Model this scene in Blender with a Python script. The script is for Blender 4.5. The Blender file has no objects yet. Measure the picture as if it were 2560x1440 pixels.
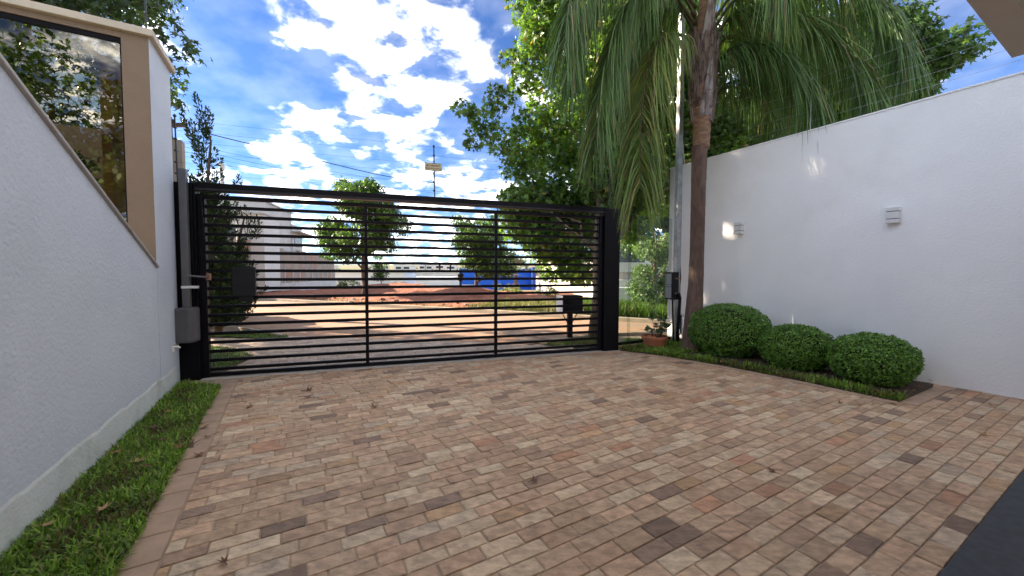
import bpy, math, random
import numpy as np
from mathutils import Vector, Matrix, noise as mnoise

R = math.radians
sc = bpy.context.scene
COL = sc.collection
random.seed(7)
RNG = np.random.default_rng(11)

# ------------------------------------------------------------------ camera
FPX, IW, IH = 956.0, 2560.0, 1440.0
PITCH, ROLL, CAMH = math.atan(40 / FPX), R(0.15), 1.35
cam = bpy.data.cameras.new("camera")
cam.sensor_width = 36.0
cam.lens = 36.0 * FPX / IW
cam.clip_start = 0.05
cam.clip_end = 5000.0
cam_ob = bpy.data.objects.new("camera", cam)
COL.objects.link(cam_ob)
cam_ob.matrix_world = (Matrix.Translation((0, 0, CAMH)) @ Matrix.Rotation(R(90) - PITCH, 4, 'X')
                       @ Matrix.Rotation(ROLL, 4, 'Z'))
sc.camera = cam_ob

# ------------------------------------------------------------------ sky and sun
SUN_AZ, SUN_EL = -74.0, 27.0          # degrees clockwise from +Y, above the horizon
SKY_STRENGTH, SUN_STRENGTH, EXPOSURE = 0.15, 2.45, 3.2
world = bpy.data.worlds.new("World")
sc.world = world
world.use_nodes = True
wn, wl = world.node_tree.nodes, world.node_tree.links
bg = wn['Background']
bg.inputs[1].default_value = SKY_STRENGTH
sky = wn.new('ShaderNodeTexSky')
sky.sky_type = 'NISHITA'
sky.sun_disc = False
sky.sun_elevation = R(SUN_EL)
sky.sun_rotation = R(SUN_AZ % 360)
sky.altitude = 600
sky.air_density = 1.0
sky.dust_density = 0.35
sky.ozone_density = 3.0


def ray(u, v):
    x, y = (u - IW / 2) / FPX, -(v - IH / 2) / FPX
    c, s = math.cos(ROLL), math.sin(ROLL)
    x, y = c * x - s * y, s * x + c * y
    return Vector((x, math.cos(PITCH) + y * math.sin(PITCH), -math.sin(PITCH) + y * math.cos(PITCH)))


def gp(u, v, z=0.0):
    d = ray(u, v)
    return Vector((0, 0, CAMH)) + d * ((z - CAMH) / d.z)


def at(u, v, D):
    d = ray(u, v)
    return Vector((0, 0, CAMH)) + d * (D / d.y)


def onp(u, v, p, n):
    d = ray(u, v)
    o = Vector((0, 0, CAMH))
    return o + d * ((Vector(p) - o).dot(n) / d.dot(n))


def wmath(op, a, b=None, c=None, clamp=False):
    n = wn.new('ShaderNodeMath')
    n.operation = op
    n.use_clamp = clamp
    for i, q in enumerate((a, b, c)):
        if q is None:
            continue
        if isinstance(q, (int, float)):
            n.inputs[i].default_value = q
        else:
            wl.new(q, n.inputs[i])
    return n.outputs[0]


tc = wn.new('ShaderNodeTexCoord')
nrm = wn.new('ShaderNodeVectorMath'); nrm.operation = 'NORMALIZE'
wl.new(tc.outputs['Generated'], nrm.inputs[0])
sep = wn.new('ShaderNodeSeparateXYZ')
wl.new(nrm.outputs[0], sep.inputs[0])
zz = wmath('ADD', wmath('MAXIMUM', sep.outputs[2], 0.0), 0.22)
cx = wmath('DIVIDE', sep.outputs[0], zz)
cy = wmath('DIVIDE', sep.outputs[1], zz)
cmb = wn.new('ShaderNodeCombineXYZ')
wl.new(cx, cmb.inputs[0]); wl.new(cy, cmb.inputs[1])
nz = wn.new('ShaderNodeTexNoise')
nz.inputs['Scale'].default_value = 5.5
nz.inputs['Detail'].default_value = 12
nz.inputs['Roughness'].default_value = 0.58
nz.inputs['Distortion'].default_value = 0.25
wl.new(cmb.outputs[0], nz.inputs['Vector'])
# where the day's clouds stand: direction, angular radius, weight
CLOUDS = [((640, 0), 6, .11), ((760, 30), 6, .13), ((880, 20), 6, .13), ((960, 70), 7, .14), ((1050, 120), 6.5, .14), ((980, 160), 5, .12),
          ((1130, 60), 5, .11), ((1160, 185), 5, .13), ((900, 200), 4, .10), ((1080, 205), 4, .12), ((1195, 130), 3, .08),
          ((1020, 295), 5, .09), ((900, 320), 6, .10), ((760, 295), 5, .09), ((650, 285), 4, .07), ((1060, 280), 4, .08),
          ((1130, 460), 5, .13), ((1210, 455), 5, .13), ((1040, 470), 4, .10), ((690, 430), 4.5, .10), ((760, 445), 4.5, .10),
          ((1100, 560), 7, .12), ((1000, 590), 7, .10), ((740, 600), 6, .06), ((700, -160), 10, .1),
          ((560, 200), 8, -.20), ((700, 180), 6, -.20), ((800, 220), 4, -.16), ((580, 90), 6, -.14), ((500, 330), 5, -.10), ((620, 380), 5, -.08),
          ((1250, 330), 8, -.18), ((1150, 350), 5, -.16), ((900, 400), 5, -.10), ((1180, 0), 3, -.08), ((1290, 80), 6, -.12), ((2450, 150), 18, -.25), ((2300, 0), 14, -.2),
          ((850, 480), 4, -.06), ((1250, 230), 4, -.1)]
msum = None
for (pu, pv), rad, wgt in CLOUDS:
    d = ray(pu, pv).normalized()
    dt = wn.new('ShaderNodeVectorMath'); dt.operation = 'DOT_PRODUCT'
    wl.new(nrm.outputs[0], dt.inputs[0])
    dt.inputs[1].default_value = d
    mr = wn.new('ShaderNodeMapRange')
    mr.interpolation_type = 'SMOOTHSTEP'
    mr.inputs[1].default_value = math.cos(R(rad)); mr.inputs[2].default_value = 1.0
    mr.inputs[3].default_value = 0.0; mr.inputs[4].default_value = wgt
    wl.new(dt.outputs['Value'], mr.inputs[0])
    msum = mr.outputs[0] if msum is None else wmath('ADD', msum, mr.outputs[0])
msum = wmath('MAXIMUM', wmath('MINIMUM', wmath('MULTIPLY', msum, .62), 0.06), -0.2)
dens = wmath('ADD', msum, nz.outputs['Fac'])
cm = wn.new('ShaderNodeMapRange'); cm.interpolation_type = 'SMOOTHSTEP'
cm.inputs[1].default_value = 0.455; cm.inputs[2].default_value = 0.88
cm.inputs[3].default_value = 0.009; cm.inputs[4].default_value = 0.93
wl.new(dens, cm.inputs[0])
nz2 = wn.new('ShaderNodeTexNoise')
nz2.inputs['Scale'].default_value = 7.0; nz2.inputs['Detail'].default_value = 5
wl.new(cmb.outputs[0], nz2.inputs['Vector'])
ccol = wn.new('ShaderNodeMix'); ccol.data_type = 'RGBA'
ccol.inputs[6].default_value = (0.78, .80, .85, 1)
ccol.inputs[7].default_value = (18.5, 17.5, 15.0, 1)
cr_ = wn.new('ShaderNodeMapRange'); cr_.inputs[1].default_value = .36; cr_.inputs[2].default_value = .64
wl.new(nz2.outputs['Fac'], cr_.inputs[0]); wl.new(cr_.outputs[0], ccol.inputs[0])
skt = wn.new('ShaderNodeMix'); skt.data_type = 'RGBA'; skt.blend_type = 'MULTIPLY'
skt.inputs[0].default_value = 1.0
skt.inputs[7].default_value = (0.076, 0.106, 0.155, 1)
wl.new(sky.outputs[0], skt.inputs[6])
mixc = wn.new('ShaderNodeMix'); mixc.data_type = 'RGBA'
wl.new(cm.outputs[0], mixc.inputs[0])
wl.new(skt.outputs[2], mixc.inputs[6]); wl.new(ccol.outputs[2], mixc.inputs[7])
wl.new(mixc.outputs[2], bg.inputs[0])

sun = bpy.data.lights.new("sun", 'SUN')
sun.energy = SUN_STRENGTH
sun.angle = R(0.53)
sun.color = (1.0, 0.83, 0.64)
sun_ob = bpy.data.objects.new("sun", sun)
COL.objects.link(sun_ob)
SUND = Vector((math.sin(R(SUN_AZ)) * math.cos(R(SUN_EL)), math.cos(R(SUN_AZ)) * math.cos(R(SUN_EL)), math.sin(R(SUN_EL))))
sun_ob.rotation_euler = SUND.to_track_quat('Z', 'Y').to_euler()
sun_ob.location = SUND * 60

vs = sc.view_settings
vs.view_transform = 'Standard'
vs.look = 'None'
vs.gamma = 1.0
vs.use_curve_mapping = False
vs.exposure = EXPOSURE
sc.cycles.max_bounces = 8
sc.cycles.transparent_max_bounces = 16

# ------------------------------------------------------------------ materials
MATS = {}


def mat(name, col, rough=0.7, metal=0.0, var=0.0, vscale=4.0, col2=None, bump=0.0, bscale=60.0, spec=0.5,
        attr=False, transl=0.0, bdist=0.01, detail=6.0, stain=None, sscale=1.5, smin=.55, smax=.75, stretch=None):
    m = bpy.data.materials.new(name)
    m.use_nodes = True
    nt = m.node_tree
    n, l = nt.nodes, nt.links
    b = n['Principled BSDF']
    b.inputs['Roughness'].default_value = rough
    b.inputs['Metallic'].default_value = metal
    b.inputs['Specular IOR Level'].default_value = spec
    tcn = n.new('ShaderNodeTexCoord')
    src = tcn.outputs['Object']
    if stretch:
        mp = n.new('ShaderNodeMapping')
        mp.inputs['Scale'].default_value = stretch
        l.new(src, mp.inputs[0])
        src = mp.outputs[0]

    def nzn(scale, det=detail, rg=0.6):
        k = n.new('ShaderNodeTexNoise')
        k.inputs['Scale'].default_value = scale
        k.inputs['Detail'].default_value = det
        k.inputs['Roughness'].default_value = rg
        l.new(src, k.inputs['Vector'])
        return k.outputs['Fac']

    def mix(f, a, bb, blend='MIX'):
        k = n.new('ShaderNodeMix'); k.data_type = 'RGBA'; k.blend_type = blend
        for i, q in ((0, f), (6, a), (7, bb)):
            if isinstance(q, (int, float)):
                k.inputs[i].default_value = q
            elif isinstance(q, (tuple, list)):
                k.inputs[i].default_value = (*q[:3], 1)
            else:
                l.new(q, k.inputs[i])
        return k.outputs[2]

    def ramp(f, lo, hi):
        k = n.new('ShaderNodeMapRange'); k.interpolation_type = 'SMOOTHSTEP'
        l.new(f, k.inputs[0])
        k.inputs[1].default_value = lo; k.inputs[2].default_value = hi
        return k.outputs[0]
    base = tuple(col)
    if attr:
        a = n.new('ShaderNodeAttribute'); a.attribute_name = 'tint'
        base = mix(1.0, a.outputs['Color'], base, 'MULTIPLY')
    if col2 is not None:
        base = mix(ramp(nzn(vscale), .38, .62), base, tuple(col2))
    elif var:
        f = ramp(nzn(vscale), .3, .7)
        lo = mix(1.0, base, (1 - var,) * 3, 'MULTIPLY')
        hi = mix(1.0, base, (1 + var,) * 3, 'MULTIPLY')
        base = mix(f, lo, hi)
    if stain is not None:
        base = mix(ramp(nzn(sscale, 8, .65), smin, smax), base, tuple(stain))
    if isinstance(base, tuple):
        b.inputs['Base Color'].default_value = (*base[:3], 1)
    else:
        l.new(base, b.inputs['Base Color'])
    if bump:
        bp = n.new('ShaderNodeBump')
        bp.inputs['Strength'].default_value = bump
        bp.inputs['Distance'].default_value = bdist
        l.new(nzn(bscale, 4, .55), bp.inputs['Height'])
        l.new(bp.outputs[0], b.inputs['Normal'])
    if transl:
        t = n.new('ShaderNodeBsdfTranslucent')
        if isinstance(base, tuple):
            t.inputs[0].default_value = (*base[:3], 1)
        else:
            l.new(mix(1.0, base, (1.25, 1.35, .6), 'MULTIPLY'), t.inputs[0])
        ms = n.new('ShaderNodeMixShader')
        ms.inputs[0].default_value = transl
        l.new(b.outputs[0], ms.inputs[1]); l.new(t.outputs[0], ms.inputs[2])
        l.new(ms.outputs[0], n['Material Output'].inputs['Surface'])
    MATS[name] = m
    return m


def glass_mat(name, tint, r0=.05, rough=0.0):
    m = bpy.data.materials.new(name)
    m.use_nodes = True
    n, l = m.node_tree.nodes, m.node_tree.links
    n.remove(n['Principled BSDF'])
    tr = n.new('ShaderNodeBsdfTransparent'); tr.inputs[0].default_value = (*tint, 1)
    gl = n.new('ShaderNodeBsdfGlossy'); gl.inputs['Roughness'].default_value = rough
    lw = n.new('ShaderNodeLayerWeight'); lw.inputs[0].default_value = .5
    pw = n.new('ShaderNodeMath'); pw.operation = 'POWER'; pw.inputs[1].default_value = 5
    l.new(lw.outputs['Facing'], pw.inputs[0])
    ma = n.new('ShaderNodeMath'); ma.operation = 'MULTIPLY_ADD'; ma.inputs[1].default_value = 1 - r0; ma.inputs[2].default_value = r0
    l.new(pw.outputs[0], ma.inputs[0])
    ms = n.new('ShaderNodeMixShader')
    l.new(ma.outputs[0], ms.inputs[0]); l.new(tr.outputs[0], ms.inputs[1]); l.new(gl.outputs[0], ms.inputs[2])
    l.new(ms.outputs[0], n['Material Output'].inputs['Surface'])
    MATS[name] = m
    return m


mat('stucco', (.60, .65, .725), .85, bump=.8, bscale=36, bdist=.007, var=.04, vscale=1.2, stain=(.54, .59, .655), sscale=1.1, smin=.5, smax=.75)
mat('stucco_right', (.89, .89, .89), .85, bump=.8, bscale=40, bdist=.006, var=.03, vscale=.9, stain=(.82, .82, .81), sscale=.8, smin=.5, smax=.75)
mat('skirt', (.66, .69, .68), .9, bump=.8, bscale=45, bdist=.006, var=.06, vscale=3, stain=(.46, .50, .46), sscale=2.2, smin=.5, smax=.72)
mat('brown_stucco', (.25, .18, .125), .9, bump=.9, bscale=60, bdist=.007, var=.06, vscale=2)
mat('beige_coping', (.58, .50, .39), .7, var=.08, vscale=3, stain=(.38, .31, .23), sscale=3)
mat('sill_stone', (.40, .37, .34), .6, var=.1, vscale=4, stain=(.26, .19, .13), sscale=3)
mat('black_metal', (.0035, .003, .0048), .5, spec=.16, var=.2, vscale=6)
mat('ledge_highlight', (.016, .015, .019), .4, spec=.35)
mat('black_metal_edge', (.30, .29, .30), .5)
mat('grey_box', (.085, .083, .09), .6, var=.12, vscale=5, stain=(.10, .09, .09), sscale=4, smin=.6)
mat('grey_tube', (.13, .13, .135), .45, metal=.4, var=.08, vscale=6)
mat('zinc', (.42, .44, .45), .45, metal=.55, col2=(.30, .31, .31), vscale=9, stain=(.22, .20, .17), sscale=4)
mat('rust', (.25, .12, .07), .8, var=.2, vscale=30)
mat('white_plastic', (.70, .69, .66), .5)
mat('dark_plastic', (.011, .011, .013), .5, spec=.25)
mat('grey_glaze', (.20, .22, .25), .25)
mat('joint_sand', (.34, .26, .19), .95, var=.15, vscale=9, bump=.6, bscale=120, bdist=.004)
mat('paver', (1, 1, 1), .75, attr=True, var=.24, vscale=13, bump=.8, bscale=34, bdist=.008, stain=(.16, .115, .095), sscale=6, smin=.54, smax=.80, stretch=(1, 1.7, 1))
mat('border_stone', (.38, .26, .18), .85, var=.12, vscale=6, bump=.4, bscale=60, bdist=.005)
mat('concrete', (.40, .37, .33), .9, var=.12, vscale=3, bump=.4, bscale=40)
mat('track', (.46, .42, .38), .8, var=.1, vscale=5)
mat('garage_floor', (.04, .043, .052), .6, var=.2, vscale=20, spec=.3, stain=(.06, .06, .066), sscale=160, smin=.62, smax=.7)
mat('soil', (.075, .05, .033), .95, var=.3, vscale=12, bump=.9, bscale=40, bdist=.02)
mat('lawn_base', (.055, .085, .02), .95, var=.35, vscale=18)
mat('lawn_far', (.06, .085, .02), .95, col2=(.10, .09, .035), vscale=2.5)
mat('grass', (1, 1, 1), .55, attr=True, transl=.3, spec=.35)
mat('leaf', (1, 1, 1), .40, attr=True, transl=.42, spec=.5)
mat('leaf_small', (1, 1, 1), .4, attr=True, transl=.2, spec=.4)
mat('frond', (1, 1, 1), .45, attr=True, transl=.25, spec=.4)
mat('conifer', (1, 1, 1), .7, attr=True, spec=.2)
mat('bark', (.10, .068, .048), .9, col2=(.055, .04, .03), vscale=7, bump=.8, bscale=25, bdist=.02, stretch=(1, 1, .3))
mat('bark_pale', (.20, .15, .095), .9, col2=(.11, .08, .055), vscale=9, bump=.6, bscale=30, bdist=.015)
mat('palm_trunk', (.155, .10, .075), .95, col2=(.10, .063, .05), vscale=9, bump=1.0, bscale=22, bdist=.02, stretch=(1.6, 1.6, .5), stain=(.17, .13, .105), sscale=6)
mat('palm_new', (.30, .175, .10), .85, col2=(.17, .10, .065), vscale=14, bump=.6, bscale=30, stretch=(.7, .7, 2.5))
mat('boot', (.21, .16, .135), .9, col2=(.085, .055, .045), vscale=10, bump=.8, bscale=30, stretch=(2.5, 2.5, .5))
mat('boot_pale', (.36, .32, .30), .9, col2=(.17, .13, .12), vscale=8, bump=.6, bscale=30, stretch=(2.5, 2.5, .5))
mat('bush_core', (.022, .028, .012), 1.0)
mat('twig', (.10, .065, .04), .9)
mat('terracotta', (.36, .125, .06), .75, var=.12, vscale=8)
mat('pot_soil', (.03, .022, .016), 1)
mat('petal', (.62, .03, .10), .6)
mat('petal_old', (.45, .22, .16), .7)
mat('gleaf', (.035, .075, .03), .5, var=.3, vscale=20)
mat('dry_leaf', (1, 1, 1), .75, attr=True, bump=.4, bscale=80)
mat('street', (.235, .155, .11), .95, col2=(.30, .165, .095), vscale=.5, bump=.5, bscale=60, stain=(.17, .13, .105), sscale=.7)
mat('patch', (.15, .105, .08), .95, var=.3, vscale=9, bump=.7, bscale=30, bdist=.02)
mat('kerb', (.30, .25, .19), .9, var=.15, vscale=3)
mat('terrain', (.10, .115, .045), 1, col2=(.17, .13, .07), vscale=.05)
mat('red_soil', (.20, .07, .04), 1, col2=(.27, .10, .058), vscale=1.2, bump=1.0, bscale=5, bdist=.12, stain=(.18, .055, .03), sscale=2.5)
mat('wall_grey', (.50, .49, .48), .9, var=.06, vscale=.6, stain=(.36, .35, .33), sscale=.9)
mat('wall_lightgrey', (.62, .61, .60), .9, var=.05, vscale=.6)
mat('wall_white', (.74, .72, .68), .9, var=.04, vscale=.5)
mat('retaining', (.34, .27, .22), .95, col2=(.27, .24, .22), vscale=.8, stain=(.40, .18, .10), sscale=.7, bump=.4, bscale=6, smin=.5, smax=.68)
mat('blue_wall', (.008, .115, .62), .7, var=.05, vscale=.3)
mat('blue_dark', (.03, .08, .35), .7)
mat('metal_roof', (.50, .52, .54), .5, metal=.2, var=.1, vscale=.4)
mat('dark_window', (.03, .035, .045), .15)
mat('roof_tile', (.38, .17, .10), .9)
mat('wood_pole', (.13, .10, .085), .9, var=.2, vscale=5)
mat('pole_concrete', (.42, .41, .40), .9, var=.1, vscale=3)
mat('wire', (.02, .02, .022), .6)
mat('car_paint', (.78, .79, .82), .25)
mat('car_glass', (.015, .017, .02), .08)
mat('tail_red', (.30, .015, .015), .3)
mat('tyre', (.015, .015, .015), .9)
mat('alloy', (.4, .4, .42), .35, metal=.8)
mat('sign_plate', (.56, .47, .27), .6, var=.06, vscale=20)
mat('sign_ink', (.07, .04, .04), .7)
mat('soffit', (.62, .55, .46), .9, var=.04, vscale=2)
mat('dark_ceiling', (.05, .042, .045), .9)
mat('lamp_white', (.72, .72, .71), .6)
mat('lamp_slot', (.03, .03, .03), .6)
mat('insulator', (.03, .03, .03), .5)
mat('stone_a', (.34, .235, .12), .85, var=.2, vscale=10)
mat('stone_b', (.22, .13, .075), .85, var=.2, vscale=10)
mat('stone_c', (.42, .33, .20), .85, var=.15, vscale=10)
mat('inner_wall', (.33, .29, .24), .9, var=.08)
glass_mat('window_glass', (.66, .59, .47), .08)
glass_mat('clear_glass', (.86, .90, .88), .035)


# ------------------------------------------------------------------ mesh helpers
class G:
    """geometry collector in world coordinates"""
    def __init__(s):
        s.v, s.f = [], []

    def add(s, vs_, fs):
        o = len(s.v)
        s.v.extend([tuple(p) for p in vs_])
        s.f.extend([tuple(i + o for i in q) for q in fs])
        return s

    def box(s, o, ax, ay, az, lo, hi):
        """box in a local frame: origin o, unit axes, lo/hi extents"""
        o, ax, ay, az = Vector(o), Vector(ax), Vector(ay), Vector(az)
        vs_ = []
        for k in (lo[2], hi[2]):
            for (i, j) in ((lo[0], lo[1]), (hi[0], lo[1]), (hi[0], hi[1]), (lo[0], hi[1])):
                vs_.append(o + ax * i + ay * j + az * k)
        return s.add(vs_, [(3, 2, 1, 0), (4, 5, 6, 7), (0, 1, 5, 4), (1, 2, 6, 5), (2, 3, 7, 6), (3, 0, 4, 7)])

    def prism(s, poly, z0, z1):
        n = len(poly)
        vs_ = [(p[0], p[1], z0 if not callable(z0) else z0(p)) for p in poly] + [(p[0], p[1], z1 if not callable(z1) else z1(p)) for p in poly]
        fs = [tuple(range(n - 1, -1, -1)), tuple(range(n, 2 * n))]
        fs += [(i, (i + 1) % n, n + (i + 1) % n, n + i) for i in range(n)]
        return s.add(vs_, fs)

    def tube(s, pts, rad, n=8, cap=True):
        pts = [Vector(p) for p in pts]
        if not isinstance(rad, (list, tuple)):
            rad = [rad] * len(pts)
        vs_, fs = [], []
        up = None
        for i, p in enumerate(pts):
            t = (pts[min(i + 1, len(pts) - 1)] - pts[max(i - 1, 0)]).normalized()
            if up is None:
                up = Vector((0, 0, 1)) if abs(t.z) < .9 else Vector((1, 0, 0))
            a = (up - t * up.dot(t)).normalized()
            up = a
            b = t.cross(a)
            for k in range(n):
                th = 2 * math.pi * k / n
                vs_.append(p + (a * math.cos(th) + b * math.sin(th)) * rad[i])
        for i in range(len(pts) - 1):
            for k in range(n):
                fs.append((i * n + k, i * n + (k + 1) % n, (i + 1) * n + (k + 1) % n, (i + 1) * n + k))
        if cap:
            fs.append(tuple(range(n - 1, -1, -1)))
            fs.append(tuple(range((len(pts) - 1) * n, len(pts) * n)))
        return s.add(vs_, fs)

    def lathe(s, c, prof, n=24, cap=True):
        c = Vector(c)
        vs_, fs = [], []
        for (r, z) in prof:
            for k in range(n):
                th = 2 * math.pi * k / n
                vs_.append(c + Vector((r * math.cos(th), r * math.sin(th), z)))
        for i in range(len(prof) - 1):
            for k in range(n):
                fs.append((i * n + k, i * n + (k + 1) % n, (i + 1) * n + (k + 1) % n, (i + 1) * n + k))
        if cap:
            fs.append(tuple(range(n - 1, -1, -1)))
            fs.append(tuple(range((len(prof) - 1) * n, len(prof) * n)))
        return s.add(vs_, fs)

    def sphere(s, c, r, n=10, m=7):
        c = Vector(c)
        rx, ry, rz = r if isinstance(r, (tuple, list)) else (r, r, r)
        vs_, fs = [], []
        for i in range(m + 1):
            ph = math.pi * i / m
            for k in range(n):
                th = 2 * math.pi * k / n
                vs_.append(c + Vector((rx * math.sin(ph) * math.cos(th), ry * math.sin(ph) * math.sin(th), rz * math.cos(ph))))
        for i in range(m):
            for k in range(n):
                fs.append((i * n + k, (i + 1) * n + k, (i + 1) * n + (k + 1) % n, i * n + (k + 1) % n))
        return s.add(vs_, fs)


def tagit(o, label=None, cat=None, group=None, kind=None):
    for k, q in (('label', label), ('category', cat), ('group', group), ('kind', kind)):
        if q:
            o[k] = q
    return o


def wloc(p):
    v = Vector((0, 0, 0))
    while p is not None:
        v += p.location
        p = p.parent
    return v


def thing(name, label, cat, loc=(0, 0, 0), group=None):
    o = bpy.data.objects.new(name, None)
    o.empty_display_size = 0.1
    COL.objects.link(o)
    o.location = loc
    return tagit(o, label, cat, group)


def bevel(o, w, seg=2):
    b = o.modifiers.new('bevel', 'BEVEL')
    b.width = w
    b.segments = seg
    b.limit_method = 'ANGLE'
    return o


def obj(name, g, m, parent=None, smooth=False, loc=None, bev=0):
    """g: G in world coordinates -> one mesh object"""
    off = wloc(parent) if parent is not None else Vector((0, 0, 0))
    if loc is not None:
        off = Vector(loc)
    me = bpy.data.meshes.new(name)
    me.from_pydata([(p[0] - off.x, p[1] - off.y, p[2] - off.z) for p in g.v], [], g.f)
    me.materials.append(MATS[m] if isinstance(m, str) else m)
    if smooth:
        me.polygons.foreach_set('use_smooth', [True] * len(me.polygons))
    o = bpy.data.objects.new(name, me)
    COL.objects.link(o)
    if parent is not None:
        o.parent = parent
        if loc is not None:
            o.location = Vector(loc) - wloc(parent)
    elif loc is not None:
        o.location = loc
    if bev:
        bevel(o, bev)
    return o


def npmesh(name, V, F, m, parent=None, tint=None, smooth=False):
    """V (n,3) world coords, F (k,s) equal-sided faces, tint (n,3)"""
    off = wloc(parent) if parent is not None else Vector((0, 0, 0))
    V = np.asarray(V, np.float32) - np.array(off, np.float32)
    F = np.asarray(F, np.int32)
    me = bpy.data.meshes.new(name)
    k, s_ = F.shape
    me.vertices.add(len(V)); me.vertices.foreach_set('co', V.ravel())
    me.loops.add(k * s_); me.loops.foreach_set('vertex_index', F.ravel())
    me.polygons.add(k); me.polygons.foreach_set('loop_start', np.arange(0, k * s_, s_, dtype=np.int32))
    if smooth:
        me.polygons.foreach_set('use_smooth', np.ones(k, bool))
    if tint is not None:
        a = me.color_attributes.new('tint', 'FLOAT_COLOR', 'POINT')
        c = np.ones((len(V), 4), np.float32); c[:, :3] = tint
        a.data.foreach_set('color', c.ravel())
    me.update(calc_edges=True)
    me.validate()
    me.materials.append(MATS[m])
    o = bpy.data.objects.new(name, me)
    COL.objects.link(o)
    if parent is not None:
        o.parent = parent
    return o


def settint(o, col):
    me = o.data
    a = me.color_attributes.new('tint', 'FLOAT_COLOR', 'POINT')
    a.data.foreach_set('color', np.tile(np.array([*col, 1], np.float32), len(me.vertices)))
    return o


X, Y, Z = Vector((1, 0, 0)), Vector((0, 1, 0)), Vector((0, 0, 1))
AB = R(29.7)
DB = Vector((math.cos(AB), math.sin(AB), 0))            # along the paver courses
DA = Vector((-math.sin(AB), math.cos(AB), 0))           # along the walls, away from the camera
AG = R(18.0)
DG = Vector((math.cos(AG), math.sin(AG), 0))            # along the gate
NG = Vector((math.sin(AG), -math.cos(AG), 0))           # gate normal, towards the camera
G0 = Vector((-3.843, 4.786, 0))
LW = Vector((-3.995, 4.525, 0))                          # left wall base, far end
RW = Vector((5.475, 4.09, 0))                            # a point of the right wall's inner face


def gate(s, n=0.0, z=0.0):
    return G0 + DG * s + NG * n + Z * z


# ------------------------------------------------------------------ ground
def gz(x, y):
    d = math.hypot(x, y)
    if y < 24:
        return -.06
    if y < 90:
        return -.06 - 2.4 * (y - 24) / 66
    if y < 320:
        t = (y - 90) / 230
        return -2.46 + 9.5 * t * t * (3 - 2 * t)
    return 7.04 + 4 * min(1, (y - 320) / 900)


xs = [-1500, -600, -300, -160, -90, -60, -40, -25, -12, 0, 12, 25, 40, 60, 90, 160, 300, 600, 1500]
ys = [-400, -60, -12, 0, 12, 24, 32, 42, 55, 70, 90, 115, 140, 170, 200, 240, 280, 320, 500, 900, 2200]
g = G()
for yy in ys:
    for xx in xs:
        g.v.append((xx, yy, gz(xx, yy)))
nx = len(xs)
for j in range(len(ys) - 1):
    for i in range(nx - 1):
        g.f.append((j * nx + i, j * nx + i + 1, (j + 1) * nx + i + 1, (j + 1) * nx + i))
tagit(obj('ground', g, 'terrain'), kind='structure')

# street
g = G()
g.add([(-40, 24.9, -.012), (-14, 12.95, -.012), (-6.1, 8.95, -.012), (-4.6, 8.0, -.012), (-2.2, 7.6, -.012), (0.2, 7.1, -.012), (0.62, 7.4, -.012),
       (1.2, 7.8, -.012), (1.9, 8.3, -.012), (3.2, 8.55, -.012), (9, 7.2, -.012), (30, 0, -.012),
       (36, 0, -.012), (12, 8.2, -.012), (4.0, 10.05, -.012), (2.4, 10.9, -.012), (-10.84, 17.6, -.012), (-40, 32.5, -.012)], [tuple(range(18))])
street = tagit(obj('street', g, 'street'), kind='structure')
# darker repair patch in the road
pp = [gp(1240, 824), (gp(1300, 826)), gp(1330, 838), gp(1370, 846), gp(1442, 856), gp(1370, 860), gp(1300, 851), gp(1270, 836)]
g = G(); g.add([(p.x, p.y, -.006) for p in pp], [tuple(range(8))[::-1]])
obj('road_patch', g, 'patch', street)


def strip(line, w, z0, z1, side=1):
    g = G()
    L = [Vector((*p, 0)) for p in line]
    for i in range(len(L) - 1):
        d = (L[i + 1] - L[i]).normalized()
        nn = Vector((-d.y, d.x, 0)) * side
        a, b = L[i], L[i + 1]
        g.prism([a, b, b + nn * w, a + nn * w], z0, z1)
    return g


tagit(obj('far_kerb', strip([(-40, 32.3), (-10.84, 17.52), (-2.71, 13.62), (2.4, 10.92)], .14, -.06, .10), 'kerb', bev=.01), kind='structure')
tagit(obj('far_kerb', strip([(2.42, 10.9), (4.2, 9.95), (12, 8.1)], .14, -.06, .10), 'kerb', bev=.01), kind='structure')
tagit(obj('near_kerb', strip([(-14, 12.85), (-6.1, 8.85), (-4.72, 7.95)], .11, -.06, .045, -1), 'kerb', bev=.01), kind='structure')
tagit(obj('near_kerb', strip([(0.66, 7.36), (1.2, 7.76), (1.9, 8.25), (3.2, 8.48), (9, 7.1)], .11, -.06, .04, -1), 'kerb', bev=.01), kind='structure')

# sidewalk sheet outside and the sand bed of the driveway inside
g = G()
g.add([(-14, 12.8, -.03), (-14, 4, -.03), (-4.6, 4.4, -.03), (2, 6.4, -.03), (9, 5.0, -.03), (9, 7.2, -.03), (3.2, 8.5, -.03), (1.9, 8.25, -.03), (.6, 7.35, -.03), (.2, 7.1, -.03), (-2.2, 7.6, -.03), (-4.6, 8.0, -.03), (-6.1, 8.9, -.03)], [tuple(range(13))])
apron = tagit(obj('sidewalk', g, 'joint_sand'), kind='structure')
g = G()
q = [LW + DA * .1 + DB * .05, gate(-.3, -.05), gate(6.2, -.05), Vector((3.6, 7.8, 0)), RW + DA * 4, RW - DA * 9, LW - DA * 12 + DB * .05]
g.add([(p[0], p[1], -.007) for p in q], [tuple(range(len(q)))[::-1]])
driveway = tagit(obj('driveway', g, 'joint_sand'), kind='structure')

# ------------------------------------------------------------------ pavers
PAL = [((.43, .325, .255), 26), ((.40, .285, .22), 24), ((.46, .375, .30), 16), ((.37, .275, .205), 12), ((.52, .45, .37), 7),
       ((.42, .36, .31), 6), ((.40, .275, .175), 4), ((.30, .215, .17), 5), ((.38, .215, .15), 4), ((.15, .105, .095), 2), ((.21, .155, .135), 2)]
PW = np.array([w for _, w in PAL], float); PW /= PW.sum()


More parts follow.
